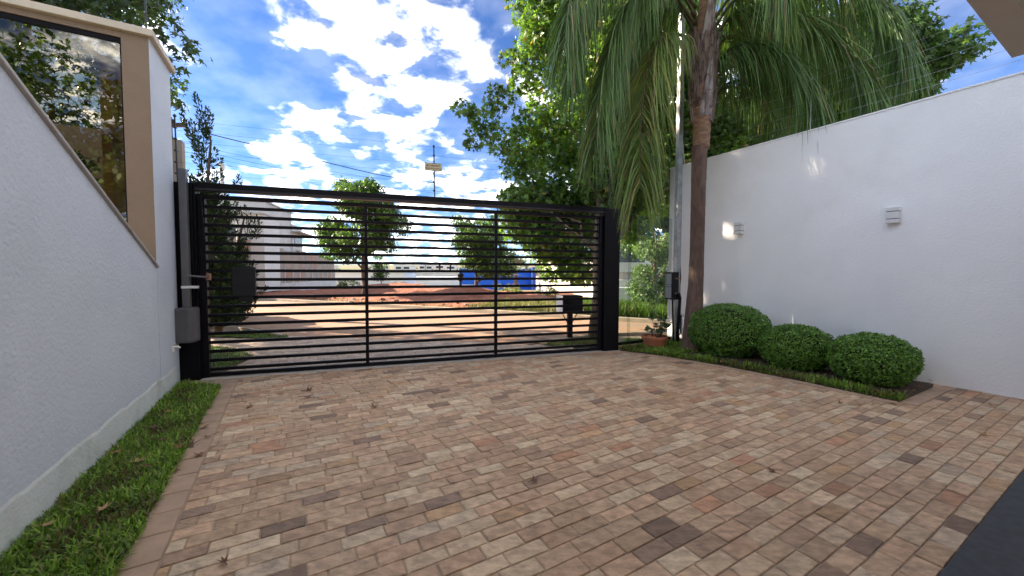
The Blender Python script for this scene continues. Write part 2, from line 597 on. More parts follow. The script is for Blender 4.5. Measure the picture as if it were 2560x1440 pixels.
def clip(poly, a, n):
    """keep the side where (p-a).n >= 0"""
    out = []
    for i in range(len(poly)):
        p, q = poly[i], poly[(i + 1) % len(poly)]
        dp, dq = (p[0] - a[0]) * n[0] + (p[1] - a[1]) * n[1], (q[0] - a[0]) * n[0] + (q[1] - a[1]) * n[1]
        if dp >= 0:
            out.append(p)
        if dp * dq < 0:
            t = dp / (dp - dq)
            out.append((p[0] + (q[0] - p[0]) * t, p[1] + (q[1] - p[1]) * t))
    return out


def area(p):
    return .5 * sum(p[i][0] * p[(i + 1) % len(p)][1] - p[(i + 1) % len(p)][0] * p[i][1] for i in range(len(p)))


def inpoly(p, poly):
    c = False
    for i in range(len(poly)):
        a, b = poly[i], poly[i - 1]
        if (a[1] > p[1]) != (b[1] > p[1]) and p[0] < (b[0] - a[0]) * (p[1] - a[1]) / (b[1] - a[1]) + a[0]:
            c = not c
    return c


def brick_geo(poly, ztop, tilt, ch=.005):
    """chamfered flat stone from a convex polygon"""
    n = len(poly)
    cxx = sum(p[0] for p in poly) / n; cyy = sum(p[1] for p in poly) / n
    vs_ = []
    for lev in range(3):
        for p in poly:
            dx, dy = p[0] - cxx, p[1] - cyy
            L = math.hypot(dx, dy) + 1e-6
            k = 1 - (ch * 1.3 / L if lev == 2 else 0)
            zt = ztop + tilt[0] * dx + tilt[1] * dy
            vs_.append((cxx + dx * k, cyy + dy * k, (-.05 if lev == 0 else zt - .004 if lev == 1 else zt)))
    fs = [(i, (i + 1) % n, n + (i + 1) % n, n + i) for i in range(n)]
    fs += [(n + i, n + (i + 1) % n, 2 * n + (i + 1) % n, 2 * n + i) for i in range(n)]
    fs.append(tuple(range(2 * n, 3 * n)))
    return vs_, fs


def lay(region_clips, s0, s1, t0, t1, dirs, L=.21, W=.1, gap=.0065, skip=None, seed=1):
    rr = random.Random(seed)
    S, T = dirs
    out = []
    t = t0
    row = 0
    while t < t1:
        wrow = W * rr.uniform(.94, 1.06)
        s = s0 + (L * .5 if row % 2 else 0) + rr.uniform(-.03, .03)
        while s < s1:
            ln = L * rr.uniform(.93, 1.06)
            j = lambda: rr.uniform(-.0022, .0022)
            quad = [(s + gap / 2 + j(), t + gap / 2 + j()), (s + ln - gap / 2 + j(), t + gap / 2 + j()),
                    (s + ln - gap / 2 + j(), t + wrow - gap / 2 + j()), (s + gap / 2 + j(), t + wrow - gap / 2 + j())]
            poly = [(S.x * a + T.x * b, S.y * a + T.y * b) for a, b in quad]
            for (a, n) in region_clips:
                poly = clip(poly, a, n)
                if len(poly) < 3:
                    break
            if len(poly) >= 3 and area(poly) > .0012:
                c = (sum(p[0] for p in poly) / len(poly), sum(p[1] for p in poly) / len(poly))
                if not (skip and skip(c)):
                    out.append((poly, c, rr.uniform(-.002, .0025), (rr.gauss(0, .012), rr.gauss(0, .016)), rr))
            s += ln
        t += wrow
        row += 1
    return out


def pick_col(c):
    col = np.array(PAL[RNG.choice(len(PAL), p=PW)][0])
    col = col * .82 + np.array((.41, .31, .245)) * .18
    # warm reddish drift of the stone batch along the middle of the drive
    k = .5 + .5 * mnoise.noise(Vector((c[0] * .55, c[1] * .55, 3.1)))
    col = col * (1 + .08 * RNG.normal()) * np.array([1.06 + .06 * k, .975, .82 - .05 * k])
    return np.clip(col, .02, .62)


LB0, LB1 = Vector((-2.97, 3.97, 0)), Vector((-1.605, 1.68, 0))     # inner line of the left border
lbd = (LB1 - LB0).normalized()
lbn = Vector((-lbd.y, lbd.x, 0))                                      # points to the drive side
if lbn.x < 0:
    lbn = -lbn
GAR0 = Vector((1.895, 1.651, 0)); gard = DB; garn = DA
BEDC = [(1.86, 6.50), (2.35, 6.15), (2.75, 5.78), (3.08, 5.40), (3.35, 5.03), (3.60, 4.66), (3.83, 4.28), (4.04, 3.93)]
bed_end = RW - DA * ((RW - Vector((5.02, 4.52, 0))).length * 0) + Vector((0, 0, 0))
BE = Vector((4.99, 4.40, 0))
BE = BE + Vector((.866, .5, 0)) * 0
wall_n = DB
BEDPOLY = [Vector((*p, 0)) for p in BEDC] + [Vector((4.98, 4.47, 0)), Vector((5.13, 4.6, 0)), Vector((3.35, 7.72, 0)), Vector((2.2, 7.25, 0)), Vector((1.95, 6.9, 0))]
BEDP2 = [(p.x, p.y) for p in BEDPOLY]
clips = [((LB0.x + lbn.x * .004, LB0.y + lbn.y * .004), (lbn.x, lbn.y)),
         ((gate(0, .09).x, gate(0, .09).y), (NG.x, NG.y)),
         ((GAR0.x, GAR0.y), (garn.x, garn.y)),
         ((RW.x - DB.x * .01, RW.y - DB.y * .01), (-DB.x, -DB.y))]
bricks = lay(clips, -3.2, 8.2, -1.0, 8.2, (DB, DA), skip=lambda c: inpoly(c, BEDP2) or c[1] < .9 or c[0] > 6.3)


def screen_size(poly):
    """pixels the stone covers in view"""
    pts = []
    for p in poly:
        d = Vector((p[0], p[1], -CAMH))
        zf = d.y * math.cos(PITCH) - d.z * math.sin(PITCH) * 1.0
        zf = d.y * math.cos(PITCH) + CAMH * math.sin(PITCH)
        if zf < .2:
            return 0
        up = d.y * math.sin(PITCH) - CAMH * math.cos(PITCH)
        pts.append((IW / 2 + FPX * d.x / zf, IH / 2 - FPX * up / zf))
    cu = sum(p[0] for p in pts) / len(pts); cv = sum(p[1] for p in pts) / len(pts)
    if cu < -30 or cu > IW + 30 or cv > IH + 40:
        return 0
    return abs(area(pts))


order = sorted(range(len(bricks)), key=lambda i: -screen_size(bricks[i][0]))
big = set(order[:290])
rest = G(); rest_t = []
for i, (poly, c, zt, tilt, rr) in enumerate(bricks):
    vs_, fs = brick_geo(poly, zt, tilt)
    col = pick_col(c)
    if i in big:
        gg = G(); gg.add(vs_, fs)
        o = obj('paver', gg, 'paver', driveway)
        settint(o, col)
    else:
        rest.add(vs_, fs)
        rest_t += [col] * len(vs_)


def tinted(name, g, tints, m, parent=None, kind=None):
    o = obj(name, g, m, parent)
    a = o.data.color_attributes.new('tint', 'FLOAT_COLOR', 'POINT')
    c = np.ones((len(g.v), 4), np.float32); c[:, :3] = np.array(tints)
    a.data.foreach_set('color', c.ravel())
    if kind:
        o['kind'] = kind
    return o


tinted('small_pavers', rest, rest_t, 'paver', driveway, 'stuff')

# border stones along the left lawn
d0 = LB0 - lbd * .75
k = 0.0
rr = random.Random(4)
while k < 5.2:
    ln = rr.uniform(.21, .27)
    a = d0 + lbd * (k + .003)
    b = d0 + lbd * (k + ln - .003)
    wl_ = .155
    poly = [(a - lbn * wl_), (b - lbn * wl_), b - lbn * .004, a - lbn * .004]
    poly = [(p.x, p.y) for p in poly]
    poly = clip(poly, (gate(0, .09).x, gate(0, .09).y), (NG.x, NG.y))
    if len(poly) >= 3:
        vs_, fs = brick_geo(poly if area(poly) > 0 else poly[::-1], rr.uniform(.001, .004), (rr.gauss(0, .008), rr.gauss(0, .008)))
        gg = G(); gg.add(vs_, fs)
        obj('border_stone', gg, 'border_stone', driveway)
    k += ln
# border band around the planting bed
inner = [Vector((*p, 0)) for p in BEDC] + [Vector((4.04, 3.93, 0)), Vector((4.5, 4.19, 0)), Vector((5.03, 4.49, 0))]
for i in range(len(inner) - 1):
    a, b = inner[i], inner[i + 1]
    if (b - a).length < .01:
        continue
    d = (b - a).normalized()
    nn = Vector((d.y, -d.x, 0))
    if nn.dot(Vector((0, 0, 0)) - a) < 0:
        nn = -nn
    w = .11 if i < 7 else .13
    if i >= 7:
        nn = -DA
    parts_n = 2
    for kq in range(parts_n):
        p0 = a + d * ((b - a).length * kq / parts_n + .002); p1 = a + d * ((b - a).length * (kq + 1) / parts_n - .002)
        poly = [(p0.x, p0.y), (p1.x, p1.y), (p1.x + nn.x * w, p1.y + nn.y * w), (p0.x + nn.x * w, p0.y + nn.y * w)]
        if area(poly) < 0:
            poly = poly[::-1]
        vs_, fs = brick_geo(poly, .009 + rr.uniform(-.001, .001), (0, 0))
        gg = G(); gg.add(vs_, fs)
        obj('border_stone', gg, 'border_stone', driveway)

# gate threshold track
g = G(); g.box(gate(0), DG, NG, Z, (-.05, -.12, -.05), (6.0, .085, .004))
tagit(obj('gate_track', g, 'track', bev=.004), kind='structure')

# garage floor behind the edge line
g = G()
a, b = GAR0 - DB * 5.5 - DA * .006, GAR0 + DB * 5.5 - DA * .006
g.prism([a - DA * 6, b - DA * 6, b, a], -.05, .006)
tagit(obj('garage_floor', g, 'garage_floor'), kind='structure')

# pavers of the apron outside the gate
ap = lay([((gate(0, -.125).x, gate(0, -.125).y), (-NG.x, -NG.y)),
          ((-4.6, 8.0), (-.17, -.985)), ((.2, 7.1), (-.243, -.97)), ((-4.2, 6.1), (.80, .45)), ((1.05, 6.9), (-.80, .45 * -1))],
         -6.5, 6.5, 1, 12, (DG, Vector((-DG.y, DG.x, 0))), L=.21, W=.105, seed=5)
g = G(); tt = []
for (poly, c, zt, tilt, r_) in ap:
    vs_, fs = brick_geo(poly, zt - .006, tilt)
    g.add(vs_, fs)
    tt += [np.clip(np.array((.36, .27, .205)) * (1 + .14 * RNG.normal()), .05, .6)] * len(vs_)
tinted('small_pavers', g, tt, 'paver', apron, 'stuff')
# path of pavers between the two lawns on the left
ap = lay([((-5.4, 6.86), (.28, .96)), ((-5.8, 7.72), (-.13, -.99)), ((-4.2, 6.6), (-.8, -.45)), ((-9, 6), (1, 0))],
         -9, 2, 5, 12, (DG, Vector((-DG.y, DG.x, 0))), L=.21, W=.105, seed=6)
g = G(); tt = []
for (poly, c, zt, tilt, r_) in ap:
    vs_, fs = brick_geo(poly, zt - .006, tilt)
    g.add(vs_, fs)
    tt += [np.clip(np.array((.36, .27, .20)) * (1 + .14 * RNG.normal()), .05, .6)] * len(vs_)
tinted('small_pavers', g, tt, 'paver', apron, 'stuff')


# ------------------------------------------------------------------ grass
def grass(name, label, poly, n, L, W, zb, cols, seed, lean=1.0, mask=None):
    rng = np.random.default_rng(seed)
    P = np.array([(p[0], p[1]) for p in poly])
    lo, hi = P.min(0), P.max(0)
    pts = np.empty((0, 2))
    while len(pts) < n:
        q = rng.uniform(lo, hi, (n * 2, 2))
        c = np.zeros(len(q), bool)
        for i in range(len(P)):
            a, b = P[i], P[i - 1]
            cond = (a[1] > q[:, 1]) != (b[1] > q[:, 1])
            with np.errstate(divide='ignore', invalid='ignore'):
                xx = (b[0] - a[0]) * (q[:, 1] - a[1]) / (b[1] - a[1]) + a[0]
            c ^= cond & (q[:, 0] < xx)
        q = q[c]
        if mask is not None:
            q = q[mask(q, rng)]
        pts = np.vstack([pts, q])
    pts = pts[:n]
    patch = np.array([mnoise.noise(Vector((p[0] * 3, p[1] * 3, seed))) for p in pts])
    th = rng.uniform(0, 2 * math.pi, n)
    ln = L * rng.uniform(.55, 1.25, n) * (1 + .35 * patch)
    wd = W * rng.uniform(.7, 1.2, n)
    tilt = np.clip(rng.normal(.75, .3, n) * lean, .1, 1.35)     # from vertical
    dx, dy = np.cos(th), np.sin(th)
    sx, sy = -dy, dx
    V = np.empty((n, 6, 3))
    base = np.column_stack([pts, np.full(n, zb)])
    for k_, (f, hgt, w_) in enumerate(((0, 0, .8), (.55, .62, 1.0), (1.0, .86, .12))):
        t2 = tilt * (.55 + .75 * f)
        r = ln * f * np.sin(t2); z = ln * f * np.cos(t2)
        cpt = base + np.column_stack([dx * r, dy * r, np.maximum(z, .004 * f)])
        off = np.column_stack([sx, sy, np.zeros(n)]) * (wd * w_ / 2)[:, None]
        V[:, 2 * k_] = cpt - off
        V[:, 2 * k_ + 1] = cpt + off
    idx = np.arange(n)[:, None] * 6
    F = np.vstack([idx + [0, 1, 3, 2], idx + [2, 3, 5, 4]])
    C = np.array(cols)[rng.choice(len(cols), n)]
    dry = (patch < -.18) & (rng.uniform(size=n) < .45)
    C[dry] = np.array((.16, .125, .05))
    C = C * (1 + .25 * rng.normal(size=(n, 1))) * (1 + .6 * patch[:, None])
    C = np.repeat(np.clip(C, .008, .6), 6, axis=0)
    o = npmesh(name, V.reshape(-1, 3), F, 'grass', None, C)
    return tagit(o, label, 'grass', kind='stuff')


GREENS = [(.115, .22, .022), (.15, .275, .03), (.19, .32, .04), (.08, .155, .02), (.23, .35, .05), (.22, .22, .08)]
SUNNY = [(.075, .135, .014), (.095, .165, .02), (.06, .11, .014)]
LN = DB                                                                # left wall normal to the drive
eA = LB0 - lbn * .157
lawnL = [LW + DB * .02 + DA * .02, eA - lbd * .62, eA + lbd * 4.3, LW - DA * 5.4 + DB * .02]
g = G(); g.add([(p.x, p.y, .004) for p in lawnL], [tuple(range(4))])
tagit(obj('lawn_soil', g, 'lawn_base'), kind='structure')
lawnL2 = [lawnL[0], lawnL[1] + lbn * .015, lawnL[2] + lbn * .015, lawnL[3]]
grass('lawn_grass', 'narrow strip of broad bladed green grass along the left white wall', lawnL2, 22000, .058, .009, .004, GREENS, 3, 1.05)

# planting bed
g = G()
pp = BEDPOLY
n_ = len(pp)
cxx = sum((p for p in pp), Vector()) / n_
g.v = [(p.x, p.y, .006) for p in pp] + [tuple((p * .8 + cxx * .2).to_2d()) + (.035,) for p in pp] + [tuple(cxx.to_2d()) + (.05,)]
g.f = [(i, (i + 1) % n_, n_ + (i + 1) % n_, n_ + i) for i in range(n_)] + [(n_ + i, n_ + (i + 1) % n_, 2 * n_) for i in range(n_)]
tagit(obj('bed_soil', g, 'soil', smooth=True), kind='structure')


def bedmask(q, rng):
    # dense along the drive edge and around the palm, bare under the shrubs
    C = np.array(BEDC)
    d = np.min(np.hypot(q[:, None, 0] - C[None, :, 0], q[:, None, 1] - C[None, :, 1]), axis=1)
    seg = d
    for i in range(len(C) - 1):
        for f in (.25, .5, .75):
            m_ = C[i] * (1 - f) + C[i + 1] * f
            seg = np.minimum(seg, np.hypot(q[:, 0] - m_[0], q[:, 1] - m_[1]))
    near = seg < .30
    back = (q[:, 1] > 6.2) & (q[:, 0] < 3.3)
    return (near & (rng.uniform(size=len(q)) < np.clip(1.25 - seg / .32, 0, 1))) | back


grass('bed_grass', 'green grass edging of the planting bed below the right wall', BEDP2, 13000, .085, .0115, .016, GREENS, 8, .85, bedmask)
rng = np.random.default_rng(91)
LP = []
while len(LP) < 620:
    q = rng.uniform((1.9, 3.9), (5.1, 7.6))
    if inpoly(q, BEDP2):
        LP.append(q)
LP = np.array(LP)
nl_ = len(LP)
th = rng.uniform(0, 6.283, nl_); sz = rng.uniform(.012, .036, nl_)
ax_ = np.column_stack([np.cos(th), np.sin(th), rng.normal(0, .25, nl_)]); bx_ = np.column_stack([-np.sin(th), np.cos(th), rng.normal(0, .35, nl_)])
P_ = np.column_stack([LP, .045 + rng.uniform(0, .015, nl_)])
V = P_[:, None, :] + sz[:, None, None] * (np.array([-1, 0, 1.1, 0])[None, :, None] * ax_[:, None, :] + np.array([0, .55, 0, -.55])[None, :, None] * bx_[:, None, :])
C = np.array([(.17, .09, .045), (.11, .06, .035), (.24, .14, .07), (.08, .05, .03)])[rng.choice(4, nl_)]
tagit(npmesh('leaf_litter', V.reshape(-1, 3), np.arange(nl_ * 4).reshape(-1, 4), 'dry_leaf', None, np.repeat(C, 4, axis=0)), 'brown leaf litter scattered over the soil of the planting bed', 'leaf litter', kind='stuff')
# outside lawns
nl = [gp(518, 866), gp(560, 868), gp(600, 876), gp(634, 888), gp(600, 905), gp(555, 928), gate(-.3, -.2), Vector((-6.6, 4.6, 0)), Vector((-7.2, 6.9, 0))]
g = G(); g.add([(p.x, p.y, .0) for p in nl], [tuple(range(len(nl)))[::-1]])
tagit(obj('outer_lawn_soil', g, 'lawn_far'), kind='structure')
grass('outer_lawn', 'sunlit patch of short lawn just outside the left gate post', [(p.x, p.y) for p in nl], 12000, .055, .009, 0, SUNNY, 12, 1.0)
nl = [gp(540, 838), gp(600, 829), gp(640, 823), gp(690, 835), gp(722, 843), gp(712, 848), gp(650, 846), gp(585, 842), Vector((-8.4, 8.0, 0)), Vector((-9, 10.0, 0))]
g = G(); g.add([(p.x, p.y, .0) for p in nl], [tuple(range(len(nl)))[::-1]])
tagit(obj('outer_lawn_soil', g, 'lawn_far'), kind='structure')
grass('kerb_lawn', 'tongue of lawn by the kerb under the tall conifer', [(p.x, p.y) for p in nl], 7000, .055, .011, 0, SUNNY, 13, 1.0)
nl = [Vector((.55, 7.12, 0)), Vector((.85, 6.95, 0)), Vector((1.25, 6.84, 0)), Vector((1.9, 7.05, 0)), Vector((2.0, 8.2, 0)), Vector((1.85, 8.18, 0)), Vector((1.2, 7.68, 0))]
g = G(); g.add([(p.x, p.y, -.004) for p in nl], [tuple(range(len(nl)))])
tagit(obj('outer_lawn_soil', g, 'lawn_far'), kind='structure')
grass('verge_grass', 'patchy yellow green verge grass around the letterbox post', [(p.x, p.y) for p in nl], 3500, .045, .009, -.004, SUNNY + [(.20, .17, .06), (.16, .14, .05)], 14, 1.0)

# ------------------------------------------------------------------ left wall, sloped
wall = thing('boundary_wall', 'white textured parapet wall at left with a sloping top', 'wall', LW - DA * 2)
F0 = Vector((-3.66, 3.96, 0)); F0 = LW + DA * ((F0 - LW).dot(DA))      # corner of the brown facade
ztop = lambda d: min(1.38 + .415 * d, 3.02)
prof = [(0.0, -.05), (0.0, ztop(0)), (3.95, ztop(3.95)), (9.0, ztop(9)), (9.0, -.05)]
g = G()
T = .2
vs_ = [F0 - DA * d + Z * z for d, z in prof] + [F0 - DA * d - DB * T + Z * z for d, z in prof]
g.add(vs_, [(0, 1, 2, 3, 4), (9, 8, 7, 6, 5)] + [(i, 5 + i, 5 + (i + 1) % 5, (i + 1) % 5) for i in range(5)])
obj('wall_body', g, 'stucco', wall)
# stone capping on the slope
g = G()
cs = [F0 - DA * d + Z * ztop(d) for d in (-.0, 3.95, 9.0)]
for i in range(2):
    a, b = cs[i], cs[i + 1]
    vs_ = [a + DB * .022 + Z * .002, b + DB * .022 + Z * .002, b - DB * (T + .02) + Z * .002, a - DB * (T + .02) + Z * .002]
    vs_ += [p + Z * .026 for p in vs_]
    g.add(vs_, [(3, 2, 1, 0), (4, 5, 6, 7), (0, 1, 5, 4), (1, 2, 6, 5), (2, 3, 7, 6), (3, 0, 4, 7)])
obj('capping', g, 'sill_stone', wall, bev=.004)
# rough plaster band along the foot
g = G()
N = 60
rr = random.Random(3)
for i in range(N + 1):
    d = -.62 + i * .105
    hgt = .23 + .02 * mnoise.noise(Vector((d * 3, 0, 0))) + .012 * mnoise.noise(Vector((d * 14, 2, 0)))
    p = F0 - DA * d
    g.v += [tuple(p + DB * .009 - Z * .03), tuple(p + DB * .006 + Z * (hgt - .02)), tuple(p + DB * .0005 + Z * (hgt + .012 * abs(mnoise.noise(Vector((d * 9, 5, 0))))))]
for i in range(N):
    for k_ in range(2):
        a = i * 3 + k_
        g.f.append((a, a + 1, a + 4, a + 3))
obj('plaster_skirt', g, 'skirt', wall)

# ------------------------------------------------------------------ brown stairwell building with the window
bld = thing('stairwell_building', 'small white and brown building with tall tinted window left of the gate', 'building', F0)
END = LW + DA * .10
g = G()
Lw = (END - F0).length
HB = 3.70
g.box(F0, DA, DB, Z, (0.004, -.15, -.05), (Lw, 0, HB))
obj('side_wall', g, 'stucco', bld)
PWD = .32                                                             # pier width
FW = 3.6
pier = onp(302, 100, F0, DA)
PWD = -(pier - F0).dot(DB)
ztg = onp(300, 98, F0, DA).z
g = G()
g.box(F0, DB, DA, Z, (-PWD, 0, 0), (-.002, .12, HB - .002))
g.box(F0, DB, DA, Z, (-FW, 0, ztg + .02), (-PWD - .001, .119, HB - .002))
obj('brown_facade', g, 'brown_stucco', bld)
g = G(); g.box(F0, DB, DA, Z, (-FW, .012, ztg - .03), (-PWD - .002, .05, ztg + .019))
g.box(F0, DB, DA, Z, (-PWD - .014, .014, 0), (-PWD - .003, .048, ztg - .031))
obj('window_frame', g, 'black_metal', bld)
g = G(); g.box(F0, DB, DA, Z, (-FW, .022, .3), (-PWD - .004, .030, ztg - .031))
obj('window_pane', g, 'window_glass', bld)
g = G()
g.box(F0, DB, DA, Z, (-FW, -.05, HB), (.045, .16, HB + .07))
obj('coping', g, 'beige_coping', bld, bev=.006)
g = G(); g.box(F0, DB, DA, Z, (-.3, .162, HB), (.044, Lw + .05, HB + .068))
obj('coping', g, 'beige_coping', bld, bev=.006)
# invented court behind the glass, roofless to let light in: stone clad wall, stand-in planting
g = G()
g.box(F0, DB, DA, Z, (-5.2, 2.6, 0), (-.26, 2.8, 3.4))
obj('court_wall', g, 'inner_wall', bld)
rr = random.Random(9)
z = .4
stones = {'stone_a': G(), 'stone_b': G(), 'stone_c': G()}
base = F0 + DA * .125
yy_ = 0
while z < 3.4:
    hgt = rr.choice((.12, .16, .2))
    s = .3
    while s < 2.4:
        w = rr.uniform(.18, .42)
        dp = rr.uniform(.0, .03)
        kq = rr.choice(('stone_a', 'stone_b', 'stone_c', 'stone_a'))
        stones[kq].box(F0, DA, DB, Z, (s, -.40 - .06, z), (s + w - .006, -.40 + dp, z + hgt - .006))
        s += w
    z += hgt
for kq, q in stones.items():
    tagit(obj('stone_cladding', q, kq, bld), kind='stuff')


# ------------------------------------------------------------------ foliage generators
STAR = []
for ang, ln in ((0, 1.0), (62, .86), (122, .55), (-122, .55), (-62, .86)):
    STAR.append((math.cos(R(ang)) * ln, math.sin(R(ang)) * ln))
NOTCH = [(math.cos(R(a)) * .33, math.sin(R(a)) * .33) for a in (31, 92, 180, -92, -31)]
star_v = [(0.0, 0.0, 0.06)]
for i in range(5):
    star_v.append((*STAR[i], -.12))
    star_v.append((*NOTCH[i], .04))
star_v = np.array(star_v)
star_f = np.array([[0, 1 + 2 * ((i - 1) % 5) + 1, 1 + 2 * i, 1 + 2 * i + 1] for i in range(5)])
quad_v = np.array([(-.5, 0, 0), (0, .36, -.05), (.75, 0, -.1), (0, -.36, -.05)]) * 1.0
quad_f = np.array([[0, 1, 2, 3]])


SUNGAPS = []                                                            # leaves cut away along sun rays to shape light patches on the right wall
for (u_, v_, r_) in ((1818, 572, .07), (2290, 520, .08), (1945, 772, .05), (1970, 794, .06), (1995, 812, .05), (2040, 410, .06), (2455, 590, .07)):
    r_ *= 1.9
    SUNGAPS.append((np.array(onp(u_, v_, RW, DB)), r_))


def sun_open(P):
    keep = np.ones(len(P), bool)
    S_ = np.array(SUND)
    for w_, r_ in SUNGAPS:
        q = P - w_
        t_ = q @ S_
        keep &= ~((np.linalg.norm(q - t_[:, None] * S_, axis=1) < r_) & (t_ > 6) & (np.random.default_rng(5).uniform(size=len(P)) < .8))
    return keep


def leaf_cloud(name, clumps, n, size, kind, cols, seed, m='leaf', parent=None, hang=.6, shell=.5, tintvar=.25, gold=0.0, flat=.5):
    """clumps: list of (centre, (rx,ry,rz)); leaves spread through the clumps' volume"""
    rng = np.random.default_rng(seed)
    Cc = np.array([c for c, r in clumps], float)
    Rr = np.array([r if hasattr(r, '__len__') else (r, r, r) for c, r in clumps], float)
    w = (Rr.prod(1)) ** .72
    idx = rng.choice(len(clumps), n, p=w / w.sum())
    d = rng.normal(size=(n, 3)); d /= np.linalg.norm(d, axis=1)[:, None]
    rad = shell + (1 - shell) * rng.uniform(size=n) ** .6
    rad *= 1 + .10 * rng.normal(size=n)
    P = Cc[idx] + d * Rr[idx] * rad[:, None]
    kp = sun_open(P)
    if not kp.all():
        P, d, idx = P[kp], d[kp], idx[kp]
        n = len(P)
    nrm_ = d * flat + rng.normal(size=(n, 3)) * .55 + np.array([0, 0, .45])
    nrm_ /= np.linalg.norm(nrm_, axis=1)[:, None]
    tip = d * .5 + rng.normal(size=(n, 3)) * .6 + np.array([0, 0, -hang])
    tip -= nrm_ * (tip * nrm_).sum(1)[:, None]
    tip /= np.linalg.norm(tip, axis=1)[:, None] + 1e-9
    side = np.cross(nrm_, tip)
    tv, tf = (star_v, star_f) if kind == 'star' else (quad_v, quad_f)
    sz = size * rng.uniform(.6, 1.2, n)
    V = (P[:, None, :] + sz[:, None, None] * (tv[None, :, 0:1] * tip[:, None, :] + tv[None, :, 1:2] * side[:, None, :] + tv[None, :, 2:3] * nrm_[:, None, :]))
    F = (np.arange(n)[:, None, None] * len(tv) + tf[None]).reshape(-1, 4)
    cl = rng.normal(size=len(clumps)) * .16
    C = np.array(cols)[rng.choice(len(cols), n)] * (1 + tintvar * rng.normal(size=(n, 1)) + cl[idx][:, None])
    if gold:
        gm = rng.uniform(size=n) < gold
        C[gm] = np.array((.24, .19, .03)) * rng.uniform(.6, 1.2, (gm.sum(), 1))
    C = np.repeat(np.clip(C, .006, .5), len(tv), axis=0)
    return npmesh(name, V.reshape(-1, 3), F, m, parent, C)


def fill(ell, n, rmin, rmax, seed):
    """n clumps spread inside ellipsoids [(centre, radii)]"""
    rng = np.random.default_rng(seed)
    out = []
    vol = np.array([np.prod(r) for c, r in ell]) ** .85
    for i in rng.choice(len(ell), n, p=vol / vol.sum()):
        c, r = ell[i]
        d = rng.normal(size=3); d /= np.linalg.norm(d)
        p = np.array(c) + d * np.array(r) * rng.uniform(.25, 1.0) ** .5
        k_ = rng.uniform(rmin, rmax)
        out.append((p, (k_ * rng.uniform(.85, 1.3), k_ * rng.uniform(.85, 1.3), k_ * rng.uniform(.6, .9))))
    return out


def limb(g, a, b, r0, r1, sag=.12, seed=0, n=5, sides=6):
    rr = random.Random(seed)
    a, b = Vector(a), Vector(b)
    L = (b - a).length
    pts, rs = [], []
    for i in range(n + 1):
        t = i / n
        p = a.lerp(b, t) + Vector((rr.gauss(0, 1), rr.gauss(0, 1), rr.gauss(0, 1))) * L * .03 * (0 < i < n)
        p.z += L * sag * math.sin(math.pi * t)
        pts.append(p); rs.append(r0 + (r1 - r0) * t)
    g.tube(pts, rs, sides, cap=False)


def tree(name, label, base, ztop_, r0, clumps, nleaf, size, kind, cols, seed, bark='bark', group=None, gold=0.0, limbs=14, top=None, hang=.6, shell=.45, sides=10, transl='leaf'):
    base = Vector(base)
    t = thing(name, label, 'tree', base, group)
    top = Vector(top) if top is not None else Vector((base.x, base.y, ztop_))
    g = G()
    rr = random.Random(seed)
    n = 9
    spine = [base.lerp(top, i / n) + Vector((rr.gauss(0, .03), rr.gauss(0, .03), 0)) * (i > 0) * (top.z / 6) for i in range(n + 1)]
    spine[0].z -= .1
    g.tube(spine, [r0 * (1.35 if i == 0 else 1 - .82 * i / n) for i in range(n + 1)], sides)
    cl = sorted(clumps, key=lambda c: -np.prod(c[1]))[:limbs]
    for i, (c, r_) in enumerate(cl):
        c = Vector(c)
        f = min(.95, max(.3, (c.z - base.z) / max(.5, (top.z - base.z)) * .75))
        a = spine[int(f * n)]
        limb(g, a, c, r0 * (.42 - .25 * f), r0 * .07, .06, seed + i)
    obj('trunk', g, bark, t, smooth=True)
    leaf_cloud('crown', clumps, nleaf, size, kind, cols, seed, transl, t, hang=hang, gold=gold, shell=shell)
    return t


LIQ = [(.115, .215, .04), (.14, .255, .046), (.092, .175, .038), (.175, .29, .052), (.078, .15, .04)]
LIQS = [(.06, .12, .024), (.075, .15, .028), (.048, .095, .022), (.10, .18, .035)]
DARKG = [(.07, .135, .036), (.088, .165, .042), (.056, .11, .034), (.105, .19, .048)]

# ------------------------------------------------------------------ gate
gt = thing('driveway_gate', 'black metal driveway gate with horizontal slats and heavy frame', 'gate', gate(2.8))
ZT = 2.44
g = G(); g.box(G0, DG, NG, Z, (-.33, -.08, -.04), (-.055, .06, ZT - .012))
obj('gate_post', g, 'black_metal', gt, bev=.004)
g = G(); g.box(G0, DG, NG, Z, (5.66, -.10, -.04), (5.955, .07, ZT - .012))
obj('gate_post', g, 'black_metal', gt, bev=.004)
g = G(); g.box(G0, DG, NG, Z, (-.054, -.08, 2.345), (5.659, .055, ZT))
obj('top_beam', g, 'black_metal', gt, bev=.003)
g = G(); g.box(G0, DG, NG, Z, (-.052, .0, 2.338), (5.657, .088, 2.364))
obj('beam_ledge', g, 'ledge_highlight', gt, bev=.006)  # lighter metal paints in the highlight along the beam's lower edge
for s0, s1 in ((-.05, .025), (5.575, 5.655)):
    g = G(); g.box(G0, DG, NG, Z, (s0, -.045, .01), (s1, .02, 2.305))
    obj('stile', g, 'black_metal', gt, bev=.003)
g = G(); g.box(G0, DG, NG, Z, (.026, -.04, 2.248), (5.574, .015, 2.300))
obj('top_rail', g, 'black_metal', gt, bev=.003)
g = G(); g.box(G0, DG, NG, Z, (.026, -.04, .014), (5.574, .015, .062))
obj('bottom_rail', g, 'black_metal', gt, bev=.003)
g = G(); g.box(G0, DG, NG, Z, (0, -.017, -.02), (5.548, .017, .02))
slat_me = None
